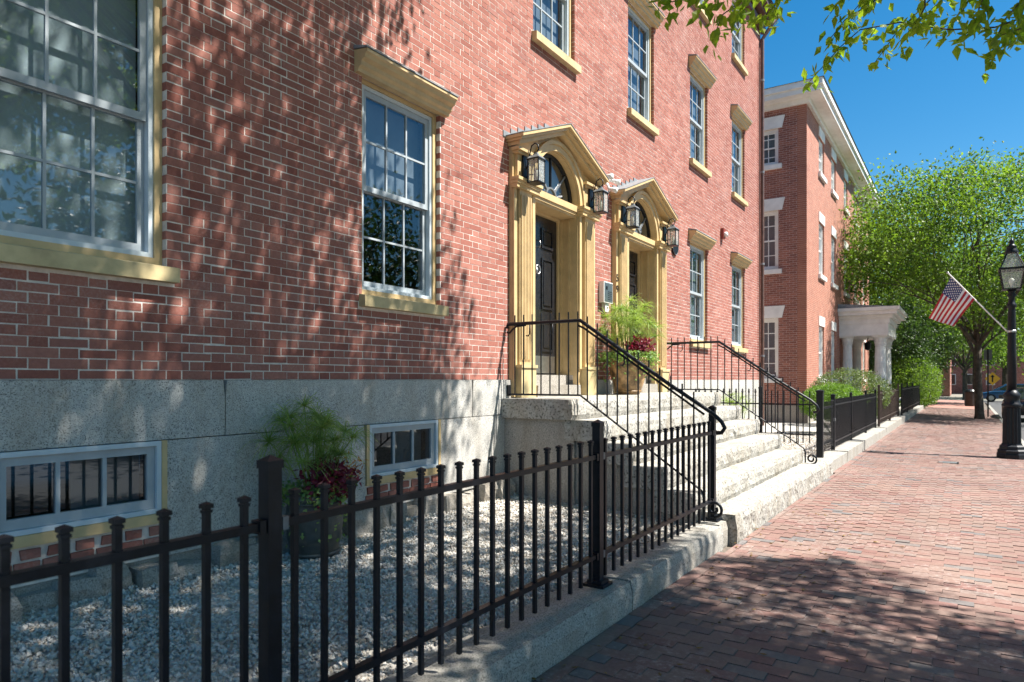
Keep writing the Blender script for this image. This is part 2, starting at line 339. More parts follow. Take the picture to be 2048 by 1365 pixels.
# garden kerb that carries the fence: one long stone beside another
gk = tag(bpy.data.objects.new('garden_kerb', None), kind='structure'); COL.objects.link(gk)
for i, (a, b) in enumerate(((-3, 1.1), (1.11, 4.42), (4.43, 6.56), (6.575, 6.82))):
    link('kerb_stone', rough_block(a, b, -2.57+(.03 if i == 3 else 0), -2.22, -.1, .19+.003*i, .010, .07, 20+i, .2), 'kerb', gk)
for i, (a, b) in enumerate(((12.72, 14.75), (14.77, 17.2), (17.22, 19.9), (19.92, 22.6), (22.63, 26.4), (26.43, 30.5), (30.5, 37), (37.03, 44))):
    link('kerb_stone', rough_block(a, b, -2.6, -2.15, -.1, .19+.012*(i % 3), .014, .16, 30+i, .2), 'kerb', gk)

# pavers: rows run from the garden to the street, one stretcher course lies along the kerb
PV = []
def paver_box(x0, x1, y0, y1):
    z = SW((y0+y1)/2)+random.gauss(0, .0009)+.007*mnoise.noise(Vector((x0*.7, y0*.9, 2))); PV.append((x0, x1, y0, y1, z-.05, z))
x = -2.0
while x < 47:
    j = random.uniform(.003, .006); PV_y0, PV_y1 = -2.687, -2.578
    if x+.2 < 6.55 or x > 12.8: paver_box(x, x+.2, PV_y0, PV_y1)
    else: paver_box(x, x+.2, PV_y0-.0, PV_y1-.055)
    x += .2+j
x = -2.0; row = 0
while x < 47:
    y = -2.692+(.0 if row % 2 else -.11)+random.uniform(-.012, .012)
    if row % 2 == 0: paver_box(x, x+.107, y+.005, -2.692)
    while y > -5.5:
        paver_box(x+random.uniform(-.0015, .0015), x+.107, max(y-.218, -5.695), y); y -= .218+random.uniform(.0015, .004)
        if y > -5.68 and y <= -5.5: paver_box(x, x+.107, -5.695, y)
    x += .107+random.uniform(.006, .009); row += 1
PV = np.array(PV)
def pick_largest(B, cond, nmax=300):
    sc = []
    for i, b in enumerate(B):
        c = ((b[0]+b[1])/2, (b[2]+b[3])/2, (b[4]+b[5])/2); p = proj(c)
        if p and 5 < p[0] < 2043 and 5 < p[1] < 1360 and cond(b, p): sc.append((p[2], i))
    sc.sort(); return [i for _, i in sc[:nmax]]
def unit_boxes(sizes, jit):                       # shared mesh data for pieces of one size
    return [boxes_mesh('piece', [(-a/2, a/2, -b/2, b/2, -c/2, c/2)], jit) for a, b, c in sizes]
def pieces(name, B, idx, mat, parent, tilt=.004):
    """the pieces that show largest become objects that share eight meshes per size; the rest are one mesh"""
    cache = {}
    for i in idx:
        b = B[i]; key = (round(b[1]-b[0], 2), round(b[3]-b[2], 2), round(b[5]-b[4], 2))
        if key not in cache: cache[key] = unit_boxes([key]*6, .0005)
        o = link(name, random.choice(cache[key]), mat, parent); o.location = ((b[0]+b[1])/2, (b[2]+b[3])/2, (b[4]+b[5])/2)
        o.rotation_euler = (random.gauss(0, tilt), random.gauss(0, tilt), 0)
    rest = np.delete(np.asarray(B), idx, 0)
    o = link(name+'_field', boxes_mesh(name+'_field', rest, .0005), mat, parent); o['kind'] = 'stuff'; return o
idx = pick_largest(PV, lambda b, p: b[1]-b[0] > .09 and b[3]-b[2] > .09 and (abs(b[1]-b[0]-.2) < .01 or abs(b[3]-b[2]-.218) < .01))
pieces('paver', PV, idx, 'paver', side, .002)
cov = tag(bpy.data.objects.new('utility_cover', None), 'small square dark metal utility cover set in the brick pavement', 'cover'); COL.objects.link(cov)
cov.location = (16.2, -4.2, SW(-4.2)); cov['world_children'] = 1
part(cov, 'lid', 'irongrey', lambda m: m.box(16.06, 16.34, -4.36, -4.06, SW(-4.2)-.02, SW(-4.2)+.006))
part(cov, 'rim', 'iron', lambda m: [m.box(16.03, 16.06, -4.39, -4.03, -.1, SW(-4.2)+.004), m.box(16.34, 16.37, -4.39, -4.03, -.1, SW(-4.2)+.004), m.box(16.06, 16.34, -4.39, -4.36, -.1, SW(-4.2)+.004), m.box(16.06, 16.34, -4.06, -4.03, -.1, SW(-4.2)+.004)])

# gravel: angular white stones (nobody could count them)
def gravel(name, x0, x1, y0, y1, n, zf, smin=.008, smax=.019):
    c = np.stack([rng.uniform(x0, x1, n), rng.uniform(y0, y1, n), np.zeros(n)], 1)
    c[:, 2] = [zf(a, b) for a, b in c[:, :2]]; c[:, 2] += rng.uniform(-.004, .012, n)
    base = np.array([(1,0,0),(-1,0,0),(0,1,0),(0,-1,0),(0,0,1),(0,0,-1)], float)
    r = (smin+(smax-smin)*rng.beta(1.4, 3, n))[:, None, None]
    V = base[None]*r*rng.uniform(.6, 1.35, (n, 6, 1))+rng.normal(0, .22, (n, 6, 3))*r
    q = rng.normal(0, 1, (n, 4)); q /= np.linalg.norm(q, axis=1, keepdims=True); a, b_, c_, d_ = q.T
    Rm = np.stack([1-2*(c_*c_+d_*d_), 2*(b_*c_-a*d_), 2*(b_*d_+a*c_), 2*(b_*c_+a*d_), 1-2*(b_*b_+d_*d_), 2*(c_*d_-a*b_), 2*(b_*d_-a*c_), 2*(c_*d_+a*b_), 1-2*(b_*b_+c_*c_)], 1).reshape(n, 3, 3)
    V = np.einsum('nij,nkj->nki', Rm, V)+c[:, None]
    f = np.array([(0,2,4),(2,1,4),(1,3,4),(3,0,4),(2,0,5),(1,2,5),(3,1,5),(0,3,5)])
    F = (f[None]+(np.arange(n)*6)[:, None, None]).reshape(-1, 3)
    o = link(name, np_mesh(name, V.reshape(-1, 3), F), 'gravel'); return o
tag(gravel('gravel', .55, 6.6, -2.23, .0, 46000, lambda a, b: .155+max(0, b+2.25)*.06+.012*math.sin(a*3)*math.cos(b*4)), 'white crushed stone gravel covering the garden bed behind the iron fence', 'gravel', kind='stuff')
tag(gravel('gravel', 11.95, 20, -2.2, -.05, 16000, lambda a, b: .122, .012, .026), 'white gravel in the yard beyond the granite steps', 'gravel', kind='stuff')

# ------------------------------------------------------------------ the brick house
H0, H1 = -1.6, 18.6
house = thing('brick_house', (8.5, 5, 0), 'long red brick house with ochre trim, granite base and two pedimented doors', 'house')
LEFT = [1.46, 4.345, 7.25, 10.13, 13.08, 15.96]; WW = 1.09
DC = [7.76, 10.58]
WINS = [(LEFT[0], 2.37, 4.33), (LEFT[1], 2.37, 4.33), (LEFT[4], 2.37, 4.33), (LEFT[5], 2.37, 4.33)]
WINS += [(x, 5.95, 7.72) for x in LEFT[:]] + [(x, 9.15, 10.5) for x in LEFT[:]]
OPEN = [(x, x+WW, a, b) for x, a, b in WINS]+[(c-.6, c+.6, 1.3, 4.58) for c in DC]
ZT = 10.95
def wall_cells(mb, x0, x1, z0, z1, yf, yb, op):
    xs = sorted({x0, x1} | {v for o in op for v in o[:2] if x0 < v < x1}); zs = sorted({z0, z1} | {v for o in op for v in o[2:] if z0 < v < z1})
    solid = lambda i, j: 0 <= i < len(xs)-1 and 0 <= j < len(zs)-1 and not any(o[0] < (xs[i]+xs[i+1])/2 < o[1] and o[2] < (zs[j]+zs[j+1])/2 < o[3] for o in op)
    for i in range(len(xs)-1):
        for j in range(len(zs)-1):
            if not solid(i, j): continue
            a, b, c, d = xs[i], xs[i+1], zs[j], zs[j+1]
            mb.add([(a, yf, c), (b, yf, c), (b, yf, d), (a, yf, d)], [(0, 1, 2, 3)])
            mb.add([(a, yb, c), (b, yb, c), (b, yb, d), (a, yb, d)], [(3, 2, 1, 0)])
            for di, dj, q in ((-1, 0, ((a, c), (a, d))), (1, 0, ((b, c), (b, d))), (0, -1, ((a, c), (b, c))), (0, 1, ((a, d), (b, d)))):
                if not solid(i+di, j+dj):
                    (p, r), (s, t) = q; mb.add([(p, yf, r), (s, yf, t), (s, yb, t), (p, yb, r)], [(0, 1, 2, 3)])
mb = MB(); wall_cells(mb, H0, H1, 1.6, ZT, .0022, .3, [(a-.003, b+.003, c-.003, d+.003) for a, b, c, d in OPEN])
wall = link('wall', mb.mesh('wall'), 'mortar', house)
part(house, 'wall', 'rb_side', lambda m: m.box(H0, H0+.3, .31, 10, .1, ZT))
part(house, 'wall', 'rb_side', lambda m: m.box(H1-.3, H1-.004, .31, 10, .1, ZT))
part(house, 'wall', 'rb_front', lambda m: m.box(H0, H1, 10, 10.3, .1, ZT))
part(house, 'floor', 'slate', lambda m: (m.box(H0+.3, H1-.3, .31, 10, 5.0, 5.2), m.box(H0+.3, H1-.3, .31, 10, 1.3, 1.38), m.box(H0+.3, H1-.3, .31, 10, 8.3, 8.5)))
def flemish(x0, x1, z0, z1, op, course=.0632, st=.2105, hd=.1020, jt=.0078, yf=0., yb=.1):
    B = []; per = st+hd+2*jt; i = 0; z = z0+.004
    while z+course-.0078 <= z1+.001:
        zb, ztp = z, z+course-.0078; zc = (zb+ztp)/2
        iv = [(x0, x1)]
        for o in op:
            if o[2] < zc < o[3]:
                nv = []
                for a, b in iv:
                    if o[1] <= a or o[0] >= b: nv.append((a, b)); continue
                    if o[0] > a: nv.append((a, o[0]))
                    if o[1] < b: nv.append((o[1], b))
                iv = nv
        x = x0-per-(per/2 if i % 2 else 0); k = 0
        while x < x1:
            ln = st if k % 2 == 0 else hd; a, b = x, x+ln
            for p, q in iv:
                c, d = max(a, p), min(b, q)
                if d-c > .018:
                    full = d-c > ln-.001
                    jx = random.uniform(-.0015, .0015) if full else 0; yy = yf+random.gauss(0, .0003)
                    B.append((c+jx, d+jx, yy, yb, zb+random.gauss(0, .0006), ztp+random.gauss(0, .0006)))
            x += ln+jt; k += 1
        z += course; i += 1
    return np.array(B)
SILLS = [(x-.035, x+WW+.06, a-.12, a) for x, a, b in WINS]
HEADS = [(x-.02, x+WW+.02, b, b+.15) for x, a, b in WINS if b < 9]
SUR = [(c-1.04, c+1.04, 1.3, 4.42) for c in DC]
BB = flemish(H0, H1, 1.6, ZT, OPEN+SILLS+HEADS+SUR)
idx = pick_largest(BB, lambda b, p: (abs(b[1]-b[0]-.2105) < .001 or abs(b[1]-b[0]-.1020) < .001))
pieces('brick', BB, idx, 'brick', wall, .003)

# granite base of the house
BW = [(1.50, 2.53), (4.36, 5.39)]                # basement windows
gb = []
for a, b in ((H0, 2.97), (2.975, 5.95), (5.955, DC[0]-.62), (DC[0]+.62, DC[1]-.62), (DC[1]+.62, 13.4), (13.405, H1)): gb.append((a, b, 1.2, 1.6))
for a, b in ((H0, BW[0][0]), (BW[0][1], BW[1][0]), (BW[1][1], 8.2), (11.2, 14.9), (14.905, H1)): gb.append((a, b, .42, 1.196))
for i, (a, b, c, d) in enumerate(gb):
    link('granite_block', rough_block(a+.002, b-.002, -.035+.004*(i % 2), .3, c, d-.003, .003, .12, 40+i, .1, .004), 'granite', house)
part(house, 'foundation', 'granite_dark', lambda m: m.box(H0, H1, 0, .3, 0, .42))
for k in range(34):                               # rubble ledge under the base
    x = H0+k*.245+random.uniform(-.05, .05); wd = random.uniform(.2, .36)
    if x > 6.3: break
    d = random.uniform(.05, .2); z1 = random.uniform(.36, .5)
    low = any(a-.1 < x+wd/2 < b+.1 for a, b in BW)
    link('foundation_stone', rough_block(x, x+wd, -.06-d, .05, .05, z1, .035, .06, 60+k, 1.0), 'granite_dark', house)
for a, b in BW:                                   # brick course under the basement windows
    n = 7; l = (b-a)/n
    part(house, 'mortar_bed', 'mortar', lambda m: m.box(a, b, -.012, .2, .42, .645))
    for r in range(2):
        for k in range(n):
            link('brick', boxes_mesh('brick', [(a+k*l+.008+(.03 if r else 0), a+(k+1)*l-.008, -.03, .1, .5+.07*r, .557+.07*r)], .003), 'brick', house)

# sash windows
def frame_boxes(m, x0, x1, z0, z1, t, y0, y1, tb=None, tt=None):
    tb = t if tb is None else tb; tt = t if tt is None else tt
    m.box(x0, x0+t, y0, y1, z0, z1); m.box(x1-t, x1, y0, y1, z0, z1)
    m.box(x0+t, x1-t, y0, y1, z0, z0+tb); m.box(x0+t, x1-t, y0, y1, z1-tt, z1)
def sash(win, x0, x1, z0, z1, y, cols=3, rows=2, glass='glass', rail=.05, mat='sash', mt=.018):
    s = .045
    part(win, 'sash', mat, lambda m: frame_boxes(m, x0, x1, z0, z1, s, y, y+.03, rail, rail))
    ix0, ix1, iz0, iz1 = x0+s, x1-s, z0+rail, z1-rail
    def mun(m):
        for k in range(1, cols):
            xx = ix0+(ix1-ix0)*k/cols; m.box(xx-mt/2, xx+mt/2, y+.004, y+.026, iz0, iz1)
        for r in range(1, rows):
            zz = iz0+(iz1-iz0)*r/rows
            for k in range(cols):
                a = ix0+(ix1-ix0)*k/cols+(mt/2 if k else 0); b = ix0+(ix1-ix0)*(k+1)/cols-(mt/2 if k < cols-1 else 0)
                m.box(a, b, y+.005, y+.025, zz-mt/2, zz+mt/2)
    part(win, 'muntin', mat, mun)
    for k in range(cols):
        for r in range(rows):
            a, b = ix0+(ix1-ix0)*k/cols, ix0+(ix1-ix0)*(k+1)/cols; c, d = iz0+(iz1-iz0)*r/rows, iz0+(iz1-iz0)*(r+1)/rows
            tl = random.gauss(0, .0006)
            part(win, 'pane', glass, lambda m: m.add([(a, y+.015+tl, c), (b, y+.015-tl, c), (b, y+.015-tl, d), (a, y+.015+tl, d)], [(0, 1, 2, 3)]))
def crown(win, x0, x1, z):                        # moulded hood over a window with lead on top
    prof = [(.02, z), (-.05, z), (-.055, z+.03), (-.085, z+.05), (-.09, z+.085), (-.13, z+.105), (-.14, z+.135), (-.16, z+.15), (-.16, z+.175), (.02, z+.2)]
    part(win, 'hood', 'ochre', lambda m: m.prism(prof, 'x', x0-.09, x1+.09))
    part(win, 'hood_flashing', 'lead', lambda m: m.prism([(.01, z+.204), (-.168, z+.179), (-.168, z+.192), (.01, z+.24)], 'x', x0-.1, x1+.1))
def sash_window(x, z0, z1, hood=True, blind=None, storm=True):
    x1 = x+WW
    win = part(house, 'window', 'ochre', lambda m: frame_boxes(m, x, x1, z0, z1, .052, .05, .2, .05, .04))
    part(win, 'window_sill', 'cream', lambda m: m.prism([(-.075, z0-.115), (.19, z0-.115), (.19, z0+.0), (-.005, z0-.003), (-.075, z0-.018)], 'x', x-.032, x1+.055))
    part(win, 'storm_frame', 'white', lambda m: frame_boxes(m, x+.053, x1-.053, z0+.052, z1-.042, .032, .066, .15))
    zm = (z0+z1)/2+.01
    sash(win, x+.087, x1-.087, zm-.025, z1-.076, .085); sash(win, x+.087, x1-.087, z0+.086, zm+.022, .118, rail=.055)
    if blind:
        top, bot, mt = blind
        part(win, 'blind', mt, lambda m: m.box(x+.1, x1-.1, .2, .206, z0+.1+(z1-z0-.2)*bot, z0+.1+(z1-z0-.2)*top))
    if hood: crown(win, x, x1, z1-.01)
    return win
BL = [(1, .0, 'blind'), (1, .52, 'blinddark'), (1, 0, 'blinddark'), (1, 0, 'blinddark')]
for i, (x, a, b) in enumerate(WINS):
    bl = BL[i] if i < 4 else (1, 0.0, 'blinddark')
    sash_window(x, a, b, b < 9, bl)
# pale inner shutters half open behind the first window
for a, b in BW:
    win = part(house, 'basement_window', 'ochre', lambda m: (m.box(a, a+.035, -.05, .12, .65, 1.196), m.box(b-.035, b, -.05, .12, .65, 1.196), m.box(a+.035, b-.035, -.055, .12, .65, .715)))
    part(win, 'frame', 'white', lambda m: frame_boxes(m, a+.037, b-.037, .717, 1.194, .03, -.045, .1))
    s0, s1, z0, z1 = a+.069, b-.069, .749, 1.162
    part(win, 'sash', 'sash', lambda m: frame_boxes(m, s0, s1, z0, z1, .05, -.02, .02, .06, .05))
    l = (s1-s0-.1)/3
    for k in range(1, 3): part(win, 'muntin', 'sash', lambda m: m.box(s0+.05+k*l-.012, s0+.05+k*l+.012, -.016, .016, z0+.06, z1-.05))
    for k in range(3): part(win, 'pane', 'glassdark', lambda m: m.add([(s0+.05+k*l, 0, z0+.06), (s0+.05+(k+1)*l, 0, z0+.06), (s0+.05+(k+1)*l, 0, z1-.05), (s0+.05+k*l, 0, z1-.05)], [(0, 1, 2, 3)]))
    part(win, 'curtain', 'blind', lambda m: m.box(s0+.45, s1-.02, .14, .145, z0, z1))

# roof and eaves, downpipe
part(house, 'cornice', 'copper', lambda m: (m.box(H0, H1+.1, -.12, -.002, 10.72, 10.86), m.box(H0, H1+.2, -.24, .3, 10.955, 11.06), m.box(H0, H1+.3, -.36, .3, 11.063, 11.2)))
part(house, 'roof', 'slate', lambda m: m.prism([(-.42, 11.203), (10.6, 11.203), (5.1, 14.2)], 'x', H0-.2, H1+.35))
part(house, 'downpipe', 'copper', lambda m: (m.tube([(18.75, -.42, 11.12), (18.62, -.3, 10.9), (18.5, -.07, 10.5), (18.5, -.07, .4)], .05, 10),))
part(house, 'downpipe', 'copper', lambda m: (m.tube([(18.33, -.04, 9.9), (18.33, -.04, 1.0)], .014, 6),))
for z in (2.2, 4.6, 7.0, 9.4): part(house, 'pipe_bracket', 'lead', lambda m: m.tube([(18.5, -.07, z), (18.5, -.07, z+.05)], .058, 10))

# doors and their pedimented surrounds
def door_surround(xc):
    Z0, SP, RA = 1.385, 3.985, .57
    sur = part(house, 'door_surround', 'ochre', lambda m: [m.box(xc+s*.57, xc+s*1.055, -.05, .02, Z0+.01, SP) if s > 0 else m.box(xc-1.055, xc-.57, -.05, .02, Z0+.01, SP) for s in (-1, 1)])
    # tympanum panel with the arched opening, as a real pierced plate
    def tymp(m):
        n = 28; outer = []
        def hit(a):
            dx, dz = math.cos(a), math.sin(a); t = 1e9
            if abs(dx) > 1e-6: t = min(t, 1.05/abs(dx))
            den = dz+abs(dx)*.393
            if den > 1e-6: t = min(t, (4.78-SP)/den)
            return t
        vs = []
        for k in range(n+1):
            a = math.pi*k/n; t = hit(a)
            for y in (-.05, .02):
                vs.append((xc+RA*math.cos(a), y, SP+RA*math.sin(a))); vs.append((xc+t*math.cos(a), y, SP+t*math.sin(a)))
        fs = []
        for k in range(n):
            o, p = k*4, (k+1)*4; fs += [(o, o+1, p+1, p), (o+2, p+2, p+3, o+3), (o, p, p+2, o+2), (o+1, o+3, p+3, p+1)]
        m.add(vs, fs)
    part(sur, 'tympanum', 'ochre', tymp)
    def arc(r0, r1, y0, y1, a0=0, a1=math.pi, n=28):
        def fn(m):
            vs = []
            for k in range(n+1):
                a = a0+(a1-a0)*k/n
                for r in (r0, r1):
                    for y in (y0, y1): vs.append((xc+r*math.cos(a), y, SP+r*math.sin(a)))
            fs = [(0, 1, 3, 2), (n*4, n*4+2, n*4+3, n*4+1)]
            for k in range(n):
                o, p = k*4, (k+1)*4; fs += [(o, p, p+1, o+1), (o+2, o+3, p+3, p+2), (o, o+2, p+2, p), (o+1, p+1, p+3, o+3)]
            m.add(vs, fs)
        return fn
    part(sur, 'archivolt', 'ochre', arc(.585, .66, -.085, -.052)); part(sur, 'archivolt', 'ochre', arc(.663, .71, -.105, -.052))
    part(sur, 'arch_reveal', 'ochre', arc(.571, .60, .021, .09))
    for s in (-1, 1):
        def pil(m):
            a, b = xc+s*.835-.135, xc+s*.835+.135
            m.box(a, b, -.10, -.052, 1.78, 3.862)
            for k in range(7): c = a+.02+k*.0335; m.box(c, c+.019, -.118, -.102, 1.84, 3.80)
        part(sur, 'pilaster', 'ochre', pil)
        part(sur, 'casing_moulding', 'ochre', lambda m: (m.box(xc+s*.615-.03, xc+s*.615+.03, -.078, -.052, 1.75, 3.862), m.box(xc+s*1.02-.032, xc+s*1.02+.032, -.075, -.052, 1.40, 3.862)))
        part(sur, 'plinth', 'cream', lambda m: (m.box(xc+s*.835-.165, xc+s*.835+.165, -.145, -.053, 1.387, 1.74), m.box(xc+s*.835-.18, xc+s*.835+.18, -.16, -.053, 1.742, 1.778)))
        part(sur, 'impost', 'ochre', lambda m: (m.box(xc+s*.823-.255, xc+s*.823+.255, -.135, -.051, 3.865, 3.91), m.box(xc+s*.823-.265, xc+s*.823+.265, -.15, -.051, 3.912, 3.945), m.box(xc+s*.823-.275, xc+s*.823+.275, -.17, -.051, 3.947, 3.983)))
        part(sur, 'block', 'ochre', lambda m: (m.box(xc+s*.86-.15, xc+s*.86+.15, -.095, -.052, 3.985, 4.27), m.box(xc+s*.86-.19, xc+s*.86+.19, -.13, -.052, 4.272, 4.30), m.box(xc+s*.86-.22, xc+s*.86+.22, -.16, -.052, 4.302, 4.335)))
        # raking cornice: two courses of moulding
        def rake(y0, dz0, dz1, ex):
            def fn(m):
                xe = 1.10+ex; ze = 4.345-ex*.393; zt = ze+xe*.393
                P = [(xc+s*xe, ze+dz0), (xc, zt+dz0), (xc, zt+dz1), (xc+s*xe, ze+dz1)]
                m.prism(P, 'y', y0, .015)
            return fn
        part(sur, 'raking_cornice', 'ochre', rake(-.17, 0, .05, -.02)); part(sur, 'raking_cornice', 'ochre', rake(-.22, .052, .085, .01)); part(sur, 'raking_cornice', 'ochre', rake(-.255, .087, .125, .03))
        part(sur, 'roof_flashing', 'lead', rake(-.262, .1265, .136, .035))
        for k in range(7):                        # stepped flashing let into the brick
            x = xc+s*(1.1-k*.155); z = 4.345+.125+(1.1-abs(x-xc))*.393
            part(sur, 'step_flashing', 'lead', lambda m: m.box(x-.078, x+.078, -.010-.0008*k, .004, z-.02, z+.05))
    # deep jambs, transom, soffit
    jam = part(house, 'door_jamb', 'ochre', lambda m: (m.box(xc-.60, xc-.571, .022, .255, 1.665, 3.83), m.box(xc+.571, xc+.60, .022, .255, 1.665, 3.83), m.box(xc-.60, xc+.60, -.02, .255, 3.832, 3.94)))
    for s in (-1, 1):
        part(jam, 'jamb_panel', 'ochre', lambda m: (m.box(xc+s*.56-.01, xc+s*.56+.01, .07, .1, 1.7, 3.8), m.box(xc+s*.56-.01, xc+s*.56+.01, .19, .215, 1.7, 3.8), m.box(xc+s*.535-.035, xc+s*.535+.035, .22, .255, 1.665, 3.83)))
    part(jam, 'transom_moulding', 'ochre', lambda m: (m.box(xc-.569, xc+.569, -.06, -.021, 3.9, 3.982), m.box(xc-.569, xc+.569, -.04, -.0205, 3.86, 3.898), m.box(xc-.50, xc+.50, .20, .253, 3.79, 3.829)))
    # fanlight
    fan = part(house, 'fanlight', 'iron', arc(.525, .569, .03, .075))
    part(fan, 'bottom_rail', 'iron', lambda m: m.box(xc-.57, xc+.57, .03, .075, 3.942, 3.983))
    part(fan, 'hub', 'irongrey', arc(.12, .145, .03, .06, n=14))
    for a in (45, 90, 135):
        ca, sa = math.cos(R(a)), math.sin(R(a))
        part(fan, 'muntin', 'iron' if a == 90 else 'irongrey', lambda m: m.prism([(xc+.145*ca-.012*sa, SP+.145*sa+.012*ca), (xc+.145*ca+.012*sa, SP+.145*sa-.012*ca), (xc+.527*ca+.012*sa, SP+.527*sa-.012*ca), (xc+.527*ca-.012*sa, SP+.527*sa+.012*ca)], 'y', .035, .065))
    for k in range(4):
        def pane(m):
            vs = [(xc, .05, SP)]+[(xc+.53*math.cos(R(45*k+45*j/6)), .05, SP+.53*math.sin(R(45*k+45*j/6))) for j in range(7)]
            m.add(vs, [(0, j+1, j+2) for j in range(6)])
        part(fan, 'pane', 'glass', pane)
    part(fan, 'fan_blind', 'blind', lambda m: m.box(xc-.56, xc+.56, .2, .205, 3.96, 4.54))
    # the door leaf, six panels
    door = part(house, 'door', 'blackdoor', lambda m: m.box(xc-.5, xc+.5, .245, .29, 1.67, 3.79))
    for s in (-1, 1):
        for z0, z1 in ((3.37, 3.64), (2.55, 3.24), (1.98, 2.40)):
            x0, x1 = xc+s*.235-.15, xc+s*.235+.15
            part(door, 'panel', 'blackdoor', lambda m: (frame_boxes(m, x0, x1, z0, z1, .03, .228, .244), m.box(x0+.055, x1-.055, .232, .2445, z0+.055, z1-.055)))
    part(door, 'kick_plate', 'steel', lambda m: m.box(xc-.44, xc+.44, .239, .2445, 1.69, 1.92))
    def knock(m):
        m.lathe([(.0, 0), (.03, 0), (.034, .01), (.028, .02), (0, .024)], (0, 0), 12)
        m.tube([(.055*math.sin(t), -.06-.06*math.cos(t)+.06, .03) for t in np.linspace(0, 2*math.pi, 15)], .009, 6)
    kb = MB(); knock(kb); kb.v = [(xc-.04+a, .243-c, 3.06+b) for a, b, c in kb.v]; obj('knocker', kb, 'steel', door, True)
    part(door, 'door_knob', 'steel', lambda m: m.tube([(xc-.43, .244, 2.62), (xc-.43, .21, 2.62), (xc-.43, .195, 2.62), (xc-.43, .172, 2.62)], [.012, .012, .03, .02], 10), True)
    part(door, 'hook', 'steel', lambda m: m.tube([(xc, .24, 3.46), (xc, .21, 3.45), (xc, .20, 3.4), (xc, .21, 3.36), (xc, .24, 3.36)], .006, 6), True)
    th = link('threshold', rough_block(xc-.568, xc+.568, -.12, .4, 1.38, 1.53, .004, .1, 5, .1), 'granite_dark', house)
    link('threshold', rough_block(xc-.566, xc+.566, .08, .4, 1.531, 1.664, .003, .1, 6, .1), 'granite_dark', house)
for c in DC: door_surround(c)
def digit(txt, x, z, size, mat, parent, y=-.079, name='house_number'):
    cu = bpy.data.curves.new(name, 'FONT'); cu.body = txt; cu.size = size; cu.extrude = .003; cu.align_x = 'CENTER'
    o = bpy.data.objects.new(name, cu); COL.objects.link(o)
    me = bpy.data.meshes.new_from_object(o.evaluated_get(bpy.context.evaluated_depsgraph_get())); bpy.data.objects.remove(o)
    me.transform(Matrix.Translation((x, y, z)) @ Matrix.Rotation(R(90), 4, 'X')); return link(name, me, mat, parent)
for i, t in enumerate('59'): digit(t, DC[1]-1.02, 3.1-.17*i, .16, 'iron', house)
# ------------------------------------------------------------------ granite steps
steps = thing('granite_steps', (9.2, -1.3, 0), 'wide flight of rough pale granite steps up to the two doors', 'steps')
SX0, SX1 = 6.5, 11.86
ST = [(-.965, 1.385), (-1.32, 1.16), (-1.64, .935), (-1.99, .71), (-2.32, .485)]
for i, (yf, zt) in enumerate(ST):
    back = -.04 if i == 0 else ST[i-1][0]+.12
    link('step', rough_block(SX0+.03*i*(i < 2)+.01*i, SX1-.02*i, yf, back, zt-.222, zt, .017, .055, 80+i, .12), 'granite_rough', steps)
link('step', rough_block(6.835, 12.7, -2.62, -2.2, -.1, .26, .017, .055, 86, .12), 'granite_rough', steps)
link('side_wall', rough_block(SX0+.06, SX0+.4, -.95, -.04, .1, 1.16, .012, .08, 90, .2), 'granite_dark', steps)
link('side_wall', rough_block(SX0+.09, SX0+.5, -1.62, -.955, .1, .932, .02, .08, 91, .2), 'granite_dark', steps)
link('side_wall', rough_block(SX0+.07, SX0+.5, -2.3, -1.63, .1, .484, .02, .08, 92, .2), 'granite_dark', steps)
link('side_wall', rough_block(SX1-.5, SX1-.1, -2.2, -.04, .1, .484, .02, .12, 93, .2), 'granite_dark', steps)

# ------------------------------------------------------------------ near fence
def picket_mesh(h, w=.0215, cap=True):
    mb = MB(); mb.box(-w/2, w/2, -w/2, w/2, 0, h)
    if cap:
        mb.box(-w*.66, w*.66, -w*.66, w*.66, h-.032, h-.022); mb.box(-w*.78, w*.78, -w*.78, w*.78, h-.016, h-.002)
        c = w*.74; mb.add([(-c, -c, h-.002), (c, -c, h-.002), (c, c, h-.002), (-c, c, h-.002), (0, 0, h+.006)], [(0, 1, 4), (1, 2, 4), (2, 3, 4), (3, 0, 4)])
    return mb.mesh('picket')
def post_mesh(h, w=.058):
    mb = MB(); mb.box(-w/2, w/2, -w/2, w/2, 0, h-.01)
    mb.box(-w*.58, w*.58, -w*.58, w*.58, h-.035, h-.006); c = w*.55
    mb.add([(-c, -c, h-.006), (c, -c, h-.006), (c, c, h-.006), (-c, c, h-.006), (0, 0, h+.014)], [(0, 1, 4), (1, 2, 4), (2, 3, 4), (3, 0, 4)])
    return mb.mesh('post')
def fence_run(root, axis, a0, a1, other, zb, ztop, spacing, rails, mat='iron', pk=None, w=.026, first=.5):
    pk = pk or picket_mesh(ztop-zb, w); n = max(1, int(round((a1-a0)/spacing))); sp = (a1-a0)/n
    for k in range(n):
        a = a0+sp*(k+first); o = link('picket', pk, mat, root)
        o.location = Vector((a, other, zb) if axis == 'x' else (other, a, zb))-(Vector(root.location) if root.get('world_children') else Vector())
        o.matrix_parent_inverse = Matrix.Identity(4)
    for z, t in rails:
        part(root, 'rail', mat, lambda m: m.box(a0, a1, other-t*.6, other+t*.6, z-t/2, z+t/2) if axis == 'x' else m.box(other-t*.6, other+t*.6, a0, a1, z-t/2, z+t/2))
def place(root, name, me, mat, loc):
    o = link(name, me, mat, root); o.matrix_parent_inverse = Matrix.Identity(4); o.location = Vector(loc)-Vector(root.location); return o
FY = -2.4
fence = thing('iron_fence', (4, FY, .19), 'black iron fence of square capped pickets along the near garden kerb', 'fence')
pk = picket_mesh(.955); PX = [-1.07, 1.577, 4.225, 6.766]
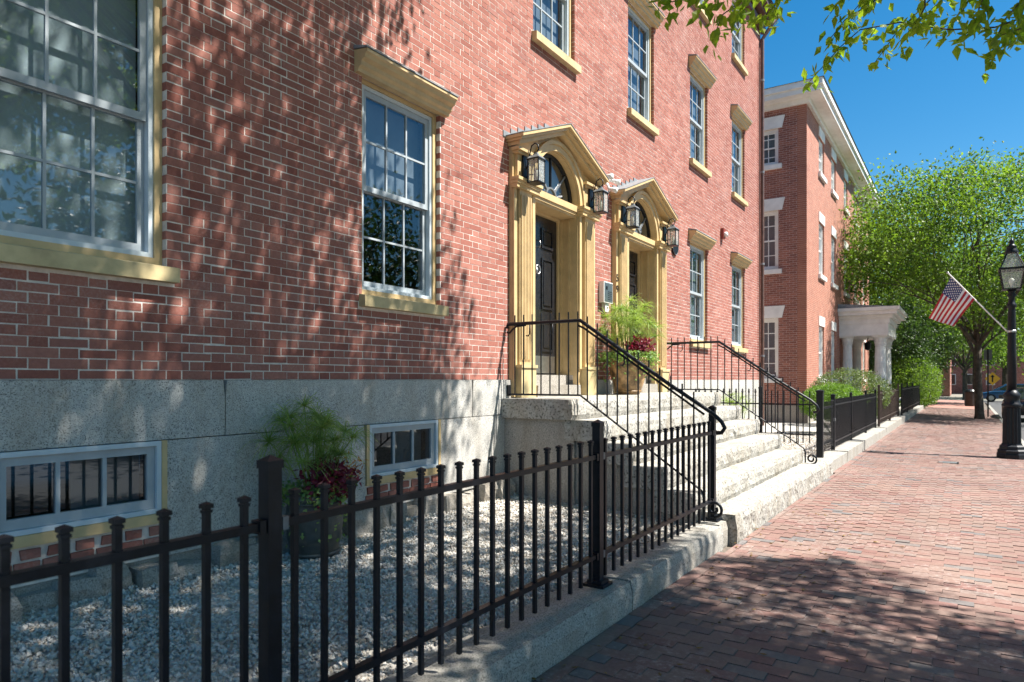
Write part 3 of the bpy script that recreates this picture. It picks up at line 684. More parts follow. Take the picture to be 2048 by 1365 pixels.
for a, b in zip(PX[:-1], PX[1:]):
    fence_run(fence, 'x', a+.036, b-.036, FY, .235, 1.19, .1435, [(1.075, .03), (.40, .03)], pk=pk)
pm = post_mesh(1.10)
for x in PX[:-1]: place(fence, 'post', pm, 'iron', (x, FY, .215))
place(fence, 'post', post_mesh(1.12), 'iron', (PX[3], FY, .215))
for x in PX:
    part(fence, 'post_base', 'iron', lambda m: (m.box(x-.075, x+.075, FY-.075, FY+.075, .193, .212), m.box(x-.055, x+.055, FY-.055, FY+.055, .2125, .235)))
    for z in (1.075, .40):
        for s in (-1, 1): part(fence, 'bracket', 'irongrey' if s > 0 else 'iron', lambda m: m.box(x+s*.036 if s > 0 else x-.061, x+.061 if s > 0 else x-.036, FY-.026, FY+.026, z-.024, z+.024))

# ------------------------------------------------------------------ handrails of the steps
def scroll(m, c, r0, turns, start, r=.011, n=26, plane='y', sgn=1):
    pts = []
    for k in range(n+1):
        t = k/n; a = start+sgn*turns*2*math.pi*t; rr = r0*(1-.72*t)
        pts.append((c[0], c[1]+rr*math.cos(a), c[2]+rr*math.sin(a)))
    m.tube(pts, r, 7); return pts
def handrail(x, label):
    root = thing('iron_handrail', (x, -1.3, 0), label, 'handrail', 'handrails of the granite steps')
    y0, yk, yb = -.02, -.985, -2.36; zt, zb = 2.25, 1.43; sl = .685
    ztop = lambda y: zt if y > yk else zt-(yk-y)*sl
    zbot = lambda y: zb if y > yk else max(.50, zb-(yk-y)*sl)
    part(root, 'top_rail', 'iron', lambda m: m.tube([(x, y0, zt-.05), (x, y0-.01, zt), (x, yk, zt), (x, -2.0, ztop(-2.0)), (x, -2.44, ztop(-2.44)+.02), (x, -2.53, ztop(-2.5)-.02), (x, -2.56, ztop(-2.5)-.08), (x, -2.53, ztop(-2.5)-.125), (x, -2.48, ztop(-2.5)-.13)], .021, 8), True)
    part(root, 'under_rail', 'iron', lambda m: m.tube([(x, yk+.02, zt-.055), (x, yk-.05, ztop(yk-.05)-.055), (x, -2.36, ztop(-2.36)-.05)], .013, 6))
    part(root, 'wall_rail', 'iron', lambda m: m.tube([(x, y0, zt-.095), (x, -.06, zt-.1), (x, -.1, zt-.06), (x, -.15, zt-.03), (x, -.28, zt-.02)], .012, 6), True)
    part(root, 'wall_plate', 'iron', lambda m: m.box(x-.03, x+.03, -.052, -.036, 1.5-.09, 1.5+.04))
    part(root, 'bottom_rail', 'iron', lambda m: m.tube([(x, y0, zb), (x, yk, zb), (x, -2.33, zbot(-2.33)), (x, -2.36, .45), (x, -2.36, .27)], .012, 6))
    y = -.13; k = 0
    while y > -2.36:
        part(root, 'baluster', 'iron', lambda m: m.tube([(x, y, zbot(y)), (x, y, ztop(y)+.10)], .0085, 6)); y -= .118; k += 1
    part(root, 'scroll', 'iron', lambda m: scroll(m, (x+.02, -2.45, .335), .085, 1.35, -math.pi/2, .015, 28, 'y', -1), True)
    for yy in (-.32, -.62, -1.5):
        part(root, 'hook', 'iron', lambda m: m.tube([(x+.02, yy, ztop(yy)-.02), (x+.02, yy, ztop(yy)-.12), (x+.02, yy+.02, ztop(yy)-.145), (x+.02, yy+.05, ztop(yy)-.14)], .008, 6), True)
handrail(6.64, 'black iron handrail of the steps beside the first door and the capped picket fence')
handrail(11.72, 'black iron handrail of the steps on the side towards the white gravel yard')

# ------------------------------------------------------------------ side fence and far fences
sf = thing('iron_fence', (13.3, -1.1, .12), 'black iron spear-topped cross fence between the house wall and the gate post', 'fence')
def spear_mesh(h):
    mb = MB(); mb.box(-.009, .009, -.009, .009, 0, h-.09); mb.lathe([(.008, h-.1), (.02, h-.075), (.022, h-.06), (.012, h-.05), (.019, h-.035), (.001, h)], (0, 0), 6); return mb.mesh('picket')
fence_run(sf, 'y', -1.25, -.05, 13.3, .45, 1.44, .115, [(1.15, .024), (.6, .024)], pk=spear_mesh(.99))
fence_run(sf, 'y', -2.2, -1.32, 13.3, .45, 1.40, .115, [(1.15, .024), (.6, .024)], pk=picket_mesh(.95, .018, False))
place(sf, 'post', post_mesh(1.35, .06), 'iron', (13.3, -1.285, .12)); place(sf, 'post', post_mesh(1.3, .05), 'iron', (13.3, -.03, .12))
gate = thing('iron_gate', (14.1, -2.3, .19), 'narrow black iron gate with grey frame between two square posts', 'gate')
gy = -2.3
place(gate, 'post', post_mesh(1.22, .11), 'iron', (13.42, gy, .19)); place(gate, 'post', post_mesh(1.12, .07), 'iron', (14.88, gy, .19))
part(gate, 'frame', 'irongrey', lambda m: (m.box(13.5, 13.54, gy-.02, gy+.02, .3, 1.2), m.box(14.76, 14.8, gy-.02, gy+.02, .3, 1.2), m.box(13.54, 14.76, gy-.02, gy+.02, 1.05, 1.09), m.box(13.54, 14.76, gy-.02, gy+.02, .4, .44)))
for k in range(11): part(gate, 'bar', 'iron', lambda m: m.box(13.6+k*.11, 13.616+k*.11, gy-.032, gy-.021, .3, 1.19))
part(gate, 'latch', 'irongrey', lambda m: m.box(14.81, 14.87, gy-.05, gy-.01, .78, .84))
ff = thing('iron_fence', (19, -2.3, .19), 'black iron fence of thin plain pickets beyond the narrow gate, beside clipped bushes', 'fence')
pkf = picket_mesh(.97, .022, False)
for a, b in ((14.93, 17.4), (17.45, 20.2), (20.25, 22.55)):
    fence_run(ff, 'x', a, b, -2.3, .24, 1.2, .075, [(1.1, .03), (.36, .03)], pk=pkf)
    place(ff, 'post', post_mesh(1.12, .05), 'iron', (b+.025, -2.3, .19))
    part(ff, 'brace', 'iron', lambda m: m.tube([(b+.025, -2.3, .85), (b+.05, -2.22, .5), (b+.06, -2.05, .2)], .012, 6))
f3 = thing('iron_fence', (28, -2.35, .2), 'rust brown iron fence with close pickets in front of the portico', 'fence')
M['rust'] = plain('rusty_iron', (.05, .032, .025), .6, .35, 10)
fence_run(f3, 'x', 23.0, 30.0, -2.35, .3, 1.27, .09, [(1.2, .03), (.42, .03)], mat='rust', pk=picket_mesh(.97, .022, False))
f4 = thing('iron_fence', (36, -2.4, .2), 'far black iron fence running on past the portico to the shrubs', 'fence')
fence_run(f4, 'x', 31.0, 43.5, -2.4, .25, 1.3, .12, [(1.22, .03), (.4, .03)], pk=picket_mesh(1.05, .022, False))
for x in (23.0, 26.5, 30.0): place(f3, 'post', post_mesh(1.25, .06), 'rust', (x, -2.35, .2))
for x in (31.0, 34, 37.5, 43.5): place(f4, 'post', post_mesh(1.25, .06), 'iron', (x, -2.4, .2))

# ------------------------------------------------------------------ wall lanterns and fittings
def lantern(loc, label, first=None):
    if first is not None:
        r = copy_tree(first); r.location = loc; return tag(r, label)
    r = thing('wall_lantern', loc, label, 'lantern', 'lanterns beside the two doors', world=False)
    def plate(m):
        pts = [(.07*math.cos(a), .0, .19*math.sin(a) if abs(math.sin(a)) < .99 else .19*math.sin(a)) for a in np.linspace(0, 2*math.pi, 21)[:-1]]
        m.prism([(.065*math.copysign(abs(math.cos(a))**.5, math.cos(a)), .20*math.copysign(abs(math.sin(a))**.7, math.sin(a))) for a in np.linspace(0, 2*math.pi, 25)[:-1]], 'y', -.025, 0)
    part(r, 'back_plate', 'iron', plate)
    part(r, 'arm', 'iron', lambda m: m.tube([(0, -.02, -.03), (0, -.06, .06), (0, -.075, .16), (0, -.10, .245), (0, -.15, .27), (0, -.19, .24), (0, -.2, .19), (0, -.17, .15), (0, -.14, .165)], .0085, 7), True)
    part(r, 'brace', 'iron', lambda m: m.tube([(0, -.02, -.12), (0, -.07, -.09), (0, -.12, -.1)], .008, 6), True)
    c = -.165; w, h = .072, .26; z0 = -.2
    cg = part(r, 'cage', 'iron', lambda m: ([m.box(sx*w-.006, sx*w+.006, c+sy*w-.006, c+sy*w+.006, z0, z0+h) for sx in (-1, 1) for sy in (-1, 1)], m.box(-w-.008, w+.008, c-w-.008, c+w+.008, z0-.014, z0-.001), m.box(-w-.012, w+.012, c-w-.012, c+w+.012, z0+h, z0+h+.014)))
    part(cg, 'roof', 'irongrey', lambda m: m.lathe([(.118, z0+h+.015), (.085, z0+h+.045), (.045, z0+h+.06), (.03, z0+h+.085), (.012, z0+h+.1)], (0, c), 4, .5))
    for sx, sy in ((1, 0), (-1, 0), (0, 1), (0, -1)):
        part(cg, 'pane', 'lampglass', lambda m: m.add([(sx*w-abs(sy)*(w-.006), c+sy*w-abs(sx)*(w-.006), z0), (sx*w+abs(sy)*(w-.006), c+sy*w+abs(sx)*(w-.006), z0), (sx*w+abs(sy)*(w-.006), c+sy*w+abs(sx)*(w-.006), z0+h), (sx*w-abs(sy)*(w-.006), c+sy*w-abs(sx)*(w-.006), z0+h)], [(0, 1, 2, 3)]))
    part(r, 'candle', 'bulb', lambda m: (m.lathe([(.016, z0), (.016, z0+.1), (.02, z0+.12), (.012, z0+.16), (.001, z0+.18)], (0, c), 10)), True)
    return r
lspots = [(DC[0]-.86, 'first'), (DC[0]+.86, 'first'), (DC[1]-.86, 'second'), (DC[1]+.86, 'second')]
names = ['black wall lantern on the first door surround, next to the picture window side', 'black wall lantern on the first door surround, next to the twin floodlights', 'black wall lantern on the numbered door surround, above the house number', 'black wall lantern on the numbered door surround, beside the round plaque']
names[0] = 'black wall lantern on the first door surround, on the side of the plain brick wall'
L0 = None
for (x, _), nm in zip(lspots, names):
    q = lantern((x, -.097, 4.14), nm, L0)
    if L0 is None: L0 = q
fl = thing('floodlight', (9.2, 0, 4.55), 'twin white floodlight on the brick between the two pediments', 'floodlight')
part(fl, 'base', 'plastic', lambda m: m.tube([(9.2, -.001, 4.55), (9.2, -.05, 4.55)], .055, 12))
for s, dz in ((-1, .04), (1, .02), (.2, -.12)):
    part(fl, 'lamp', 'plastic', lambda m: m.tube([(9.2+s*.04, -.06, 4.55), (9.2+s*.09, -.1, 4.55+dz), (9.2+s*.12, -.16, 4.53+dz), (9.2+s*.14, -.22, 4.51+dz)], [.014, .022, .034, .045], 12), True)
ic = thing('intercom', (9.230, 0, 2.9), 'grey wall intercom box with keypad between the two doors', 'intercom')
part(ic, 'box', 'plastic', lambda m: m.box(9.080, 9.380, -.085, -.003, 2.74, 3.05))
fp = part(ic, 'face_plate', 'steel', lambda m: m.box(9.095, 9.365, -.09, -.0855, 2.755, 3.035))
part(fp, 'screen', 'iron', lambda m: m.box(9.140, 9.190, -.094, -.0905, 2.93, 2.98))
for k in range(3):
    for j in range(5): part(fp, 'button', 'iron', lambda m: m.box(9.210+k*.045, 9.235+k*.045, -.093, -.0905, 2.785+j*.028, 2.797+j*.028))
part(ic, 'lower_box', 'plastic', lambda m: m.box(9.180, 9.300, -.06, -.003, 2.61, 2.735))
part(ic, 'lock', 'iron', lambda m: m.tube([(9.240, -.058, 2.67), (9.240, -.066, 2.67)], .014, 10))
pq = thing('plaque', (12.2, 0, 4.0), 'round dark plaque on the brick beside the numbered door surround', 'plaque')
part(pq, 'disc', 'iron', lambda m: m.tube([(12.2, -.002, 4.06), (12.2, -.03, 4.06)], .15, 24))
part(pq, 'rim', 'irongrey', lambda m: m.tube([(12.2+.145*math.cos(a), -.032, 4.06+.145*math.sin(a)) for a in np.linspace(0, 2*math.pi, 25)], .006, 5))
fa = thing('fire_alarm', (15.16, 0, 4.83), 'small red and white fire alarm horn high on the brick wall', 'alarm')
part(fa, 'box', 'red', lambda m: m.box(15.08, 15.24, -.07, -.003, 4.72, 4.94)); part(fa, 'strobe', 'plastic', lambda m: m.lathe([(.05, 4.76), (.055, 4.8), (.05, 4.84), (.02, 4.86)], (15.16, -.09), 10), True)
for i, (x, z) in enumerate(((6.68, 2.62), )):
    db = thing('doorbell', (x+.14, -.05, z), 'small metal doorbell on the first door casing', 'doorbell'); part(db, 'plate', 'steel', lambda m: m.box(x+.12, x+.15, -.085, -.0755, z, z+.09)); part(db, 'button', 'iron', lambda m: m.tube([(x+.135, -.084, z+.045), (x+.135, -.092, z+.045)], .008, 8))

# ------------------------------------------------------------------ planters
def pot(name, loc, prof, mat, label):
    r = thing(name, loc, label, 'planter')
    x, y, z = loc
    def body(m):
        m.lathe([(a, z+b) for a, b in prof]+[(prof[-1][0]-.03, z+prof[-1][1]), (prof[-1][0]-.05, z+prof[-1][1]-.07), (.001, z+prof[-1][1]-.07)], (x, y), 36)
    part(r, 'bowl', mat, body, True)
    for zz, rr in ((.05, 0), (prof[-1][1]-.06, 1)):
        rad = np.interp(zz, [p[1] for p in prof], [p[0] for p in prof])+.004
        part(r, 'band', mat, lambda m: m.tube([(x+rad*math.cos(a), y+rad*math.sin(a), z+zz) for a in np.linspace(0, 2*math.pi, 33)], .013, 6, False), True)
    part(r, 'soil', 'soil', lambda m: m.lathe([(.001, z+prof[-1][1]-.055), (prof[-1][0]-.045, z+prof[-1][1]-.055), (prof[-1][0]-.046, z+prof[-1][1]-.06)], (x, y), 24))
    return r, Vector((x, y, z+prof[-1][1]-.05))
def ribbon(V, F, pts, wd):
    side = Vector((random.gauss(0, 1), random.gauss(0, 1), random.gauss(0, .4))).normalized(); o = len(V); n = len(pts)
    for i, p in enumerate(pts):
        k = wd*(1-.75*i/(n-1)); V.append(p+side*k); V.append(p-side*k)
    for i in range(n-1): F.append((o+2*i, o+2*i+1, o+2*i+3, o+2*i+2))
def papyrus(root_p, stems, hmin, hmax, spread, where, nb=75, bl=.28):
    r = thing('papyrus_plant', root_p, 'feathery green papyrus growing '+where, 'plant')
    V, F = [], []
    for k in range(stems):
        a = random.uniform(0, 2*math.pi); q = random.random()**.6; h = random.uniform(hmin, hmax)*(1-.25*q)
        b = root_p+Vector((.05*math.cos(a), .05*math.sin(a), 0)); tp = root_p+Vector((spread*q*math.cos(a), spread*q*math.sin(a), h))
        md = b.lerp(tp, .55)+Vector((0, 0, .06))
        part(r, 'stem', 'papyrus', lambda m: m.tube([b, md, tp], [.006, .005, .0035], 5))
        for j in range(nb):
            d = Vector((random.gauss(0, 1), random.gauss(0, 1), random.gauss(.35, .55))).normalized(); L = bl*random.uniform(.55, 1.15)
            pts = [tp, tp+d*L*.35, tp+d*L*.7+Vector((0, 0, -.10*L)), tp+d*L+Vector((0, 0, -.42*L))]
            ribbon(V, F, pts, .0038)
    o = link('blades', np_mesh('blades', np.array([tuple(v) for v in V]), np.array(F)), 'papyrus', r); o['kind'] = 'stuff'; return r
def leafy(name, center, rad, n, size, mat, label, cat='plant', squash=.7, up=.4, droop=0., stems=6, mode='ball', aspect=.55, base=None):
    r = thing(name, base or center, label, cat); center = Vector(center)
    P = []
    while len(P) < n:
        v = Vector((random.gauss(0, .5), random.gauss(0, .5), random.gauss(0, .5)))
        if v.length > 1.15: continue
        if mode == 'shell':
            v = v.normalized()*(random.uniform(.8, 1) if random.random() < .75 else random.uniform(.3, .9))*(1+.13*mnoise.noise(v.normalized()*3)); P.append((center.x+v.x*rad, center.y+v.y*rad, center.z+v.z*rad*squash)); continue
        if mode == 'trail':                      # spills over the rim and hangs down
            a = random.uniform(0, 2*math.pi); q = random.uniform(.7, 1.32); dz = random.choice([0, 0, 1])*random.random()**1.5*.33*(q > 1)
            P.append((center.x+rad*q*math.cos(a), center.y+rad*q*math.sin(a), center.z+random.uniform(-.02, .11)-dz))
        else: P.append((center.x+v.x*rad, center.y+v.y*rad, center.z+v.z*rad*squash))
    for k in range(stems):
        p = P[k*len(P)//stems]; b = Vector(base or center)-Vector((0, 0, 0 if base else rad*squash*.8)); q = Vector(p)
        part(r, 'stem', mat, lambda m: m.tube([b, b.lerp(q, .5)+Vector((0, 0, .03)), q], [.006, .005, .003], 5))
    o = link('foliage', leaves_mesh('foliage', P, size, up, aspect, droop), mat, r); o['kind'] = 'stuff'; return r
P1 = (3.5, -.37, .25)
r1, t1 = pot('flower_pot', P1, [(.145, 0), (.155, .015), (.175, .05), (.2, .16), (.212, .28), (.208, .38), (.198, .43), (.214, .45), (.216, .49)], 'potdark', 'dark glazed round pot standing on the white gravel')
papyrus(t1, 24, .3, .84, .33, 'in the dark pot on the gravel', 75, .2)
leafy('coleus_plant', t1+Vector((.03, -.12, .15)), .22, 330, .065, 'coleus', 'dark red coleus in the dark pot on the gravel', squash=.75, base=t1)
leafy('trailing_plant', t1+Vector((0, 0, .02)), .215, 800, .034, 'trail', 'small leaved green plant trailing over the dark pot', mode='trail', aspect=.9, base=t1, droop=.5)
leafy('flowering_sprig', t1+Vector((.27, -.05, .2)), .17, 130, .04, 'orange', 'sprigs of small orange leaves leaning out of the dark pot', aspect=.4, base=t1, stems=9)
leafy('leafy_sprig', t1+Vector((.2, .0, .1)), .18, 240, .045, 'leaf_far', 'dark green bushy sprigs at the side of the dark pot', aspect=.4, base=t1)
P2 = (9.24, -.40, 1.385)
r2, t2 = pot('flower_pot', P2, [(.15, 0), (.165, .01), (.2, .1), (.255, .27), (.285, .42), (.28, .48), (.3, .5), (.3, .53)], 'pottan', 'mottled tan glazed pot on the top step between the doors')
papyrus(t2, 30, .42, .98, .42, 'in the tan pot between the doors', 75, .23)
leafy('coleus_plant', t2+Vector((.0, -.16, .2)), .22, 300, .075, 'coleus', 'crimson coleus in the tan pot between the doors', squash=.8, base=t2)
leafy('trailing_plant', t2+Vector((0, 0, .03)), .33, 1300, .042, 'trail', 'pale green plant spilling over the rim of the tan pot', mode='trail', aspect=.9, base=t2, droop=.5)
leafy('flowering_sprig', t2+Vector((.26, -.1, .22)), .2, 170, .035, 'orange', 'orange flowering sprigs in the tan pot between the doors', aspect=.4, base=t2, stems=8)
papyrus(Vector((14.2, -.55, .12)), 12, .9, 1.35, .35, 'on the ground against the granite base past the steps', 60, .3)
leafy('coleus_plant', (14.1, -.75, .55), .3, 260, .09, 'coleus', 'red coleus on the ground below the papyrus past the steps', base=(14.1, -.75, .12))
leafy('ground_plant', (13.9, -.8, .28), .42, 420, .06, 'bush', 'low bright green plant at the foot of the granite base past the steps', base=(13.9, -.8, .12), squash=.4)
# ------------------------------------------------------------------ second brick house
B0, B1, BD, BT = 24.9, 42.9, 9.0, 11.0
nb = thing('brick_house', (33.9, 4, 0), 'square red brick house with white cornice, white window lintels and columned porch', 'house')
FW = [(27.2, 1.12), (30.0, 1.12), (33.4, 1.12), (36.8, 1.12), (40.1, 1.12)]
nop = [(x, x+w_, a, b) for x, w_ in FW for a, b in ((5.5, 7.45), (9.25, 10.6))]+[(x, x+w_, 1.65, 3.6) for x, w_ in FW[:2]]+[(40.1, 41.22, 1.65, 3.6), (33.2, 34.6, 1.0, 3.3)]
mb = MB(); wall_cells(mb, B0, B1, .72, BT, 0, .3, nop); link('wall', mb.mesh('wall'), 'rb_front', nb)
EW = [(.92, 2.0)]; eop = [(a, b, c, d) for a, b in EW for c, d in ((1.65, 3.75), (5.45, 7.5), (9.1, 10.35))]
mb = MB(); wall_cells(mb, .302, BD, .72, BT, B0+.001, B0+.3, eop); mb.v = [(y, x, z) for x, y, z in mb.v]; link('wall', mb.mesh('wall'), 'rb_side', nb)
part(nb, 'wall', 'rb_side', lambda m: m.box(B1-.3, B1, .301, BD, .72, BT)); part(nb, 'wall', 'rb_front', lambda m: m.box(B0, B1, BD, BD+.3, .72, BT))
link('base', rough_block(B0-.04, B1+.04, -.05, BD+.3, 0, .718, .02, .5, 3), 'granite_dark', nb)
def rb_window(x, w_, z0, z1, axis, cols=2):
    T = (lambda m: None) if axis == 'x' else (lambda m: setattr(m, 'v', [(B0+y, xx, z) for xx, y, z in m.v]))
    def pt(p, name, mat, fn):
        m = MB(); fn(m); T(m); return obj(name, m, mat, p)
    win = pt(nb, 'window', 'trimwhite', lambda m: frame_boxes(m, x, x+w_, z0, z1, .09, .06, .2))
    def lint(m):
        if axis == 'x': m.box(x-.03, x+w_+.03, -.03, .04, z1+.004, z1+.36)
        else: m.prism([(x-.12, z1+.004), (x+w_+.12, z1+.004), (x+w_+.22, z1+.42), (x-.22, z1+.42)], 'y', -.04, .04)
    pt(win, 'lintel', 'trimwhite', lint)
    pt(win, 'sill', 'trimwhite', lambda m: m.box(x-.12, x+w_+.12, -.09, .1, z0-.16, z0-.003))
    zm = (z0+z1)/2
    def sashes(m):
        frame_boxes(m, x+.092, x+w_-.092, zm-.03, z1-.092, .05, .10, .13); frame_boxes(m, x+.092, x+w_-.092, z0+.092, zm+.03, .05, .135, .165)
        for k in range(1, cols+1):
            xx = x+w_*k/(cols+1); m.box(xx-.014, xx+.014, .102, .128, zm, z1-.1); m.box(xx-.014, xx+.014, .137, .163, z0+.1, zm)
        for zz in ((zm+z1)/2, ): m.box(x+.1, x+w_-.1, .104, .126, zz-.014, zz+.014)
        m.box(x+.1, x+w_-.1, .139, .161, (zm+z0)/2-.014, (zm+z0)/2+.014)
    pt(win, 'sash', 'trimwhite', sashes)
    for za, zb, yy in ((zm, z1-.1, .115), (z0+.1, zm, .15)):
        for k in range(cols+1):
            a, b = x+.1+(w_-.2)*k/(cols+1), x+.1+(w_-.2)*(k+1)/(cols+1)
            pt(win, 'pane', 'glass', lambda m: m.add([(a, yy, za), (b, yy, za), (b, yy, zb), (a, yy, zb)], [(0, 1, 2, 3)]))
    pt(win, 'blind', 'blinddark', lambda m: m.box(x+.05, x+w_-.05, .24, .245, z0, z1))
for a, b, c, d in nop[:-1]: rb_window(a, b-a, c, d, 'x')
for a, b, c, d in eop: rb_window(a, b-a, c, d, 'y')
def cornice(m, o, z0, z1): m.box(B0-o, B1+o, -o, BD+.3+o, z0, z1)
part(nb, 'cornice', 'trimwhite', lambda m: cornice(m, .1, BT+.002, BT+.18)); part(nb, 'cornice', 'trimwhite', lambda m: cornice(m, .52, BT+.183, BT+.36)); part(nb, 'cornice', 'trimwhite', lambda m: cornice(m, .6, BT+.363, BT+.56))
def hip(m):
    o = .64; z = BT+.563; m.add([(B0-o, -o, z), (B1+o, -o, z), (B1+o, BD+.3+o, z), (B0-o, BD+.3+o, z), (B0+4.5, BD/2, z+1.6), (B1-4.5, BD/2, z+1.6)], [(0, 1, 5, 4), (1, 2, 5), (2, 3, 4, 5), (3, 0, 4), (3, 2, 1, 0)])
part(nb, 'roof', 'slate', hip)
for x in (28.2, 39.6): part(nb, 'chimney', 'rb_front', lambda m: m.box(x, x+.9, 6.0, 6.7, BT+.8, BT+2.6))
part(nb, 'door', 'blackdoor', lambda m: m.box(33.2, 34.6, .2, .25, 1.0, 3.3))
# porch
por = part(nb, 'porch', 'trimwhite', lambda m: m.box(32.05, 35.75, -1.85, -.002, 3.45, 3.95))
part(por, 'cornice', 'trimwhite', lambda m: m.box(31.9, 35.9, -2.0, -.003, 4.16, 4.3)); part(por, 'cornice', 'trimwhite', lambda m: m.box(31.72, 36.08, -2.18, -.004, 4.302, 4.46)); part(por, 'frieze', 'trimwhite', lambda m: m.box(32.0, 35.8, -1.9, -.003, 3.952, 4.158))
part(por, 'cornice', 'trimwhite', lambda m: m.box(31.62, 36.18, -2.28, -.004, 4.462, 4.6)); part(por, 'porch_roof', 'lead', lambda m: m.prism([(-2.2, 4.602), (-.003, 4.602), (-.003, 4.8)], 'x', 31.7, 36.1))
for k in range(17): part(por, 'dentil', 'trimwhite', lambda m: m.box(31.915-.04, 31.899, -1.95+k*.115, -1.89+k*.115, 4.19, 4.29))
for k in range(30): part(por, 'dentil', 'trimwhite', lambda m: m.box(31.95+k*.13, 32.01+k*.13, -2.04, -2.001, 4.19, 4.29))
def column(x, y):
    def fl(m):
        n = 40; vs = []
        for z, r in ((1.0, .2), (2.0, .195), (3.0, .172)):
            for k in range(n): q = r*(1 if k % 2 else .93); vs.append((x+q*math.cos(2*math.pi*k/n), y+q*math.sin(2*math.pi*k/n), z))
        m.add(vs, [(i*n+k, i*n+(k+1) % n, (i+1)*n+(k+1) % n, (i+1)*n+k) for i in range(2) for k in range(n)])
    part(por, 'column', 'trimwhite', fl)
    part(por, 'column_base', 'trimwhite', lambda m: (m.box(x-.27, x+.27, y-.27, y+.27, .72, .84), m.lathe([(.26, .842), (.27, .89), (.22, .93), (.24, .97), (.2, 1.0)], (x, y), 24)))
    def cap(m):
        m.lathe([(.165, 3.0), (.19, 3.02), (.18, 3.06), (.2, 3.2), (.25, 3.38)], (x, y), 20); m.box(x-.28, x+.28, y-.28, y+.28, 3.385, 3.448)
        for k in range(8):
            a = math.pi*k/4
            for r0, z0, h in ((.185, 3.06, .14), (.2, 3.18, .17)):
                q = a+(math.pi/8 if z0 > 3.1 else 0); c, s_ = math.cos(q), math.sin(q); t = .05
                m.add([(x+r0*c-t*s_, y+r0*s_+t*c, z0), (x+r0*c+t*s_, y+r0*s_-t*c, z0), (x+(r0+.03)*c+t*s_, y+(r0+.03)*s_-t*c, z0+h*.8), (x+(r0+.03)*c-t*s_, y+(r0+.03)*s_+t*c, z0+h*.8), (x+(r0+.1)*c, y+(r0+.1)*s_, z0+h)], [(0, 1, 2, 3), (3, 2, 4)])
    part(por, 'capital', 'trimwhite', cap)
for x, y in ((32.4, -1.5), (35.4, -1.5), (32.95, -1.5), (34.85, -1.5), (32.4, -.28), (35.4, -.28)): column(x, y)
part(por, 'porch_floor', 'granite_rough', lambda m: m.box(31.9, 35.9, -1.95, -.06, 0.1, .718))
part(por, 'porch_lamp', 'iron', lambda m: m.lathe([(.02, 3.45), (.03, 3.3), (.14, 3.22), (.12, 2.95), (.03, 2.9)], (33.9, -.9), 8))

# ------------------------------------------------------------------ trees
def limb(m, a, b, r0, r1, bend=.25, n=6):
    a, b = Vector(a), Vector(b); L = (b-a).length; off = Vector((random.gauss(0, 1), random.gauss(0, 1), random.gauss(0, .5)))*bend*L*.3
    pts = [a.lerp(b, t)+off*math.sin(t*math.pi)+Vector((0, 0, L*.12*math.sin(t*math.pi))) for t in np.linspace(0, 1, n)]
    m.tube(pts, [r0+(r1-r0)*t for t in np.linspace(0, 1, n)], 8, False); return pts
def tree(base, fork, rt, cc, cr, nclump, nleaf, lsize, mat, label, group='street and garden trees', crad=.6, keep=None, nlimb=8, name='tree', shell=.45, pick=None):
    root = thing(name, base, label, 'tree', group); base = Vector(base); cc = Vector(cc); fk = Vector((base.x+.1, base.y+.05, fork))
    C = []
    tries = 0; pick = pick or (lambda p: True)
    while len(C) < nclump and tries < nclump*60:
        tries += 1; v = Vector((random.gauss(0, 1), random.gauss(0, 1), random.gauss(0, 1))).normalized()*(shell+(1-shell)*random.random())
        lump = 1+.28*mnoise.noise(v*2.1+Vector((base.x, base.y, 0)))
        p = cc+Vector((v.x*cr[0], v.y*cr[1], v.z*cr[2]))*lump
        if (keep is None or keep(p)) and pick(p): C.append(p)
    def tr(m):
        m.tube([base-Vector((0, 0, .15)), base+Vector((.0, 0, .25)), base.lerp(fk, .5)+Vector((.05, .03, 0)), fk], [rt*1.35, rt*1.05, rt*.9, rt*.8], 12)
    part(root, 'trunk', 'bark', tr, True)
    CC = sorted(C, key=lambda p: math.atan2(p.y-cc.y, p.x-cc.x)+.4*random.random()); 
    for k in range(nlimb):
        p = CC[(k*len(CC))//nlimb]; q = fk.lerp(p, .8)
        def br(m):
            pts = limb(m, fk-Vector((0, 0, .15)), q, rt*.5, rt*.12)
            for j in range(5):
                c2 = CC[((k*len(CC))//nlimb+j*3+1) % len(CC)]; limb(m, pts[2+j % 3], pts[2+j % 3].lerp(c2, .9), rt*.17, .012, .3, 5)
        part(root, 'limb', 'bark', br, True)
    C = np.array([tuple(p) for p in C]); k = rng.integers(0, len(C), nclump*nleaf)
    P = C[k]+rng.normal(0, crad*.5, (len(k), 3))*np.array([1, 1, .6])
    if keep is not None: P = P[[keep(p) for p in P]]
    o = link('crown', leaves_mesh('crown', P, lsize, .5, .55, .3), mat, root); o['kind'] = 'stuff'; return root
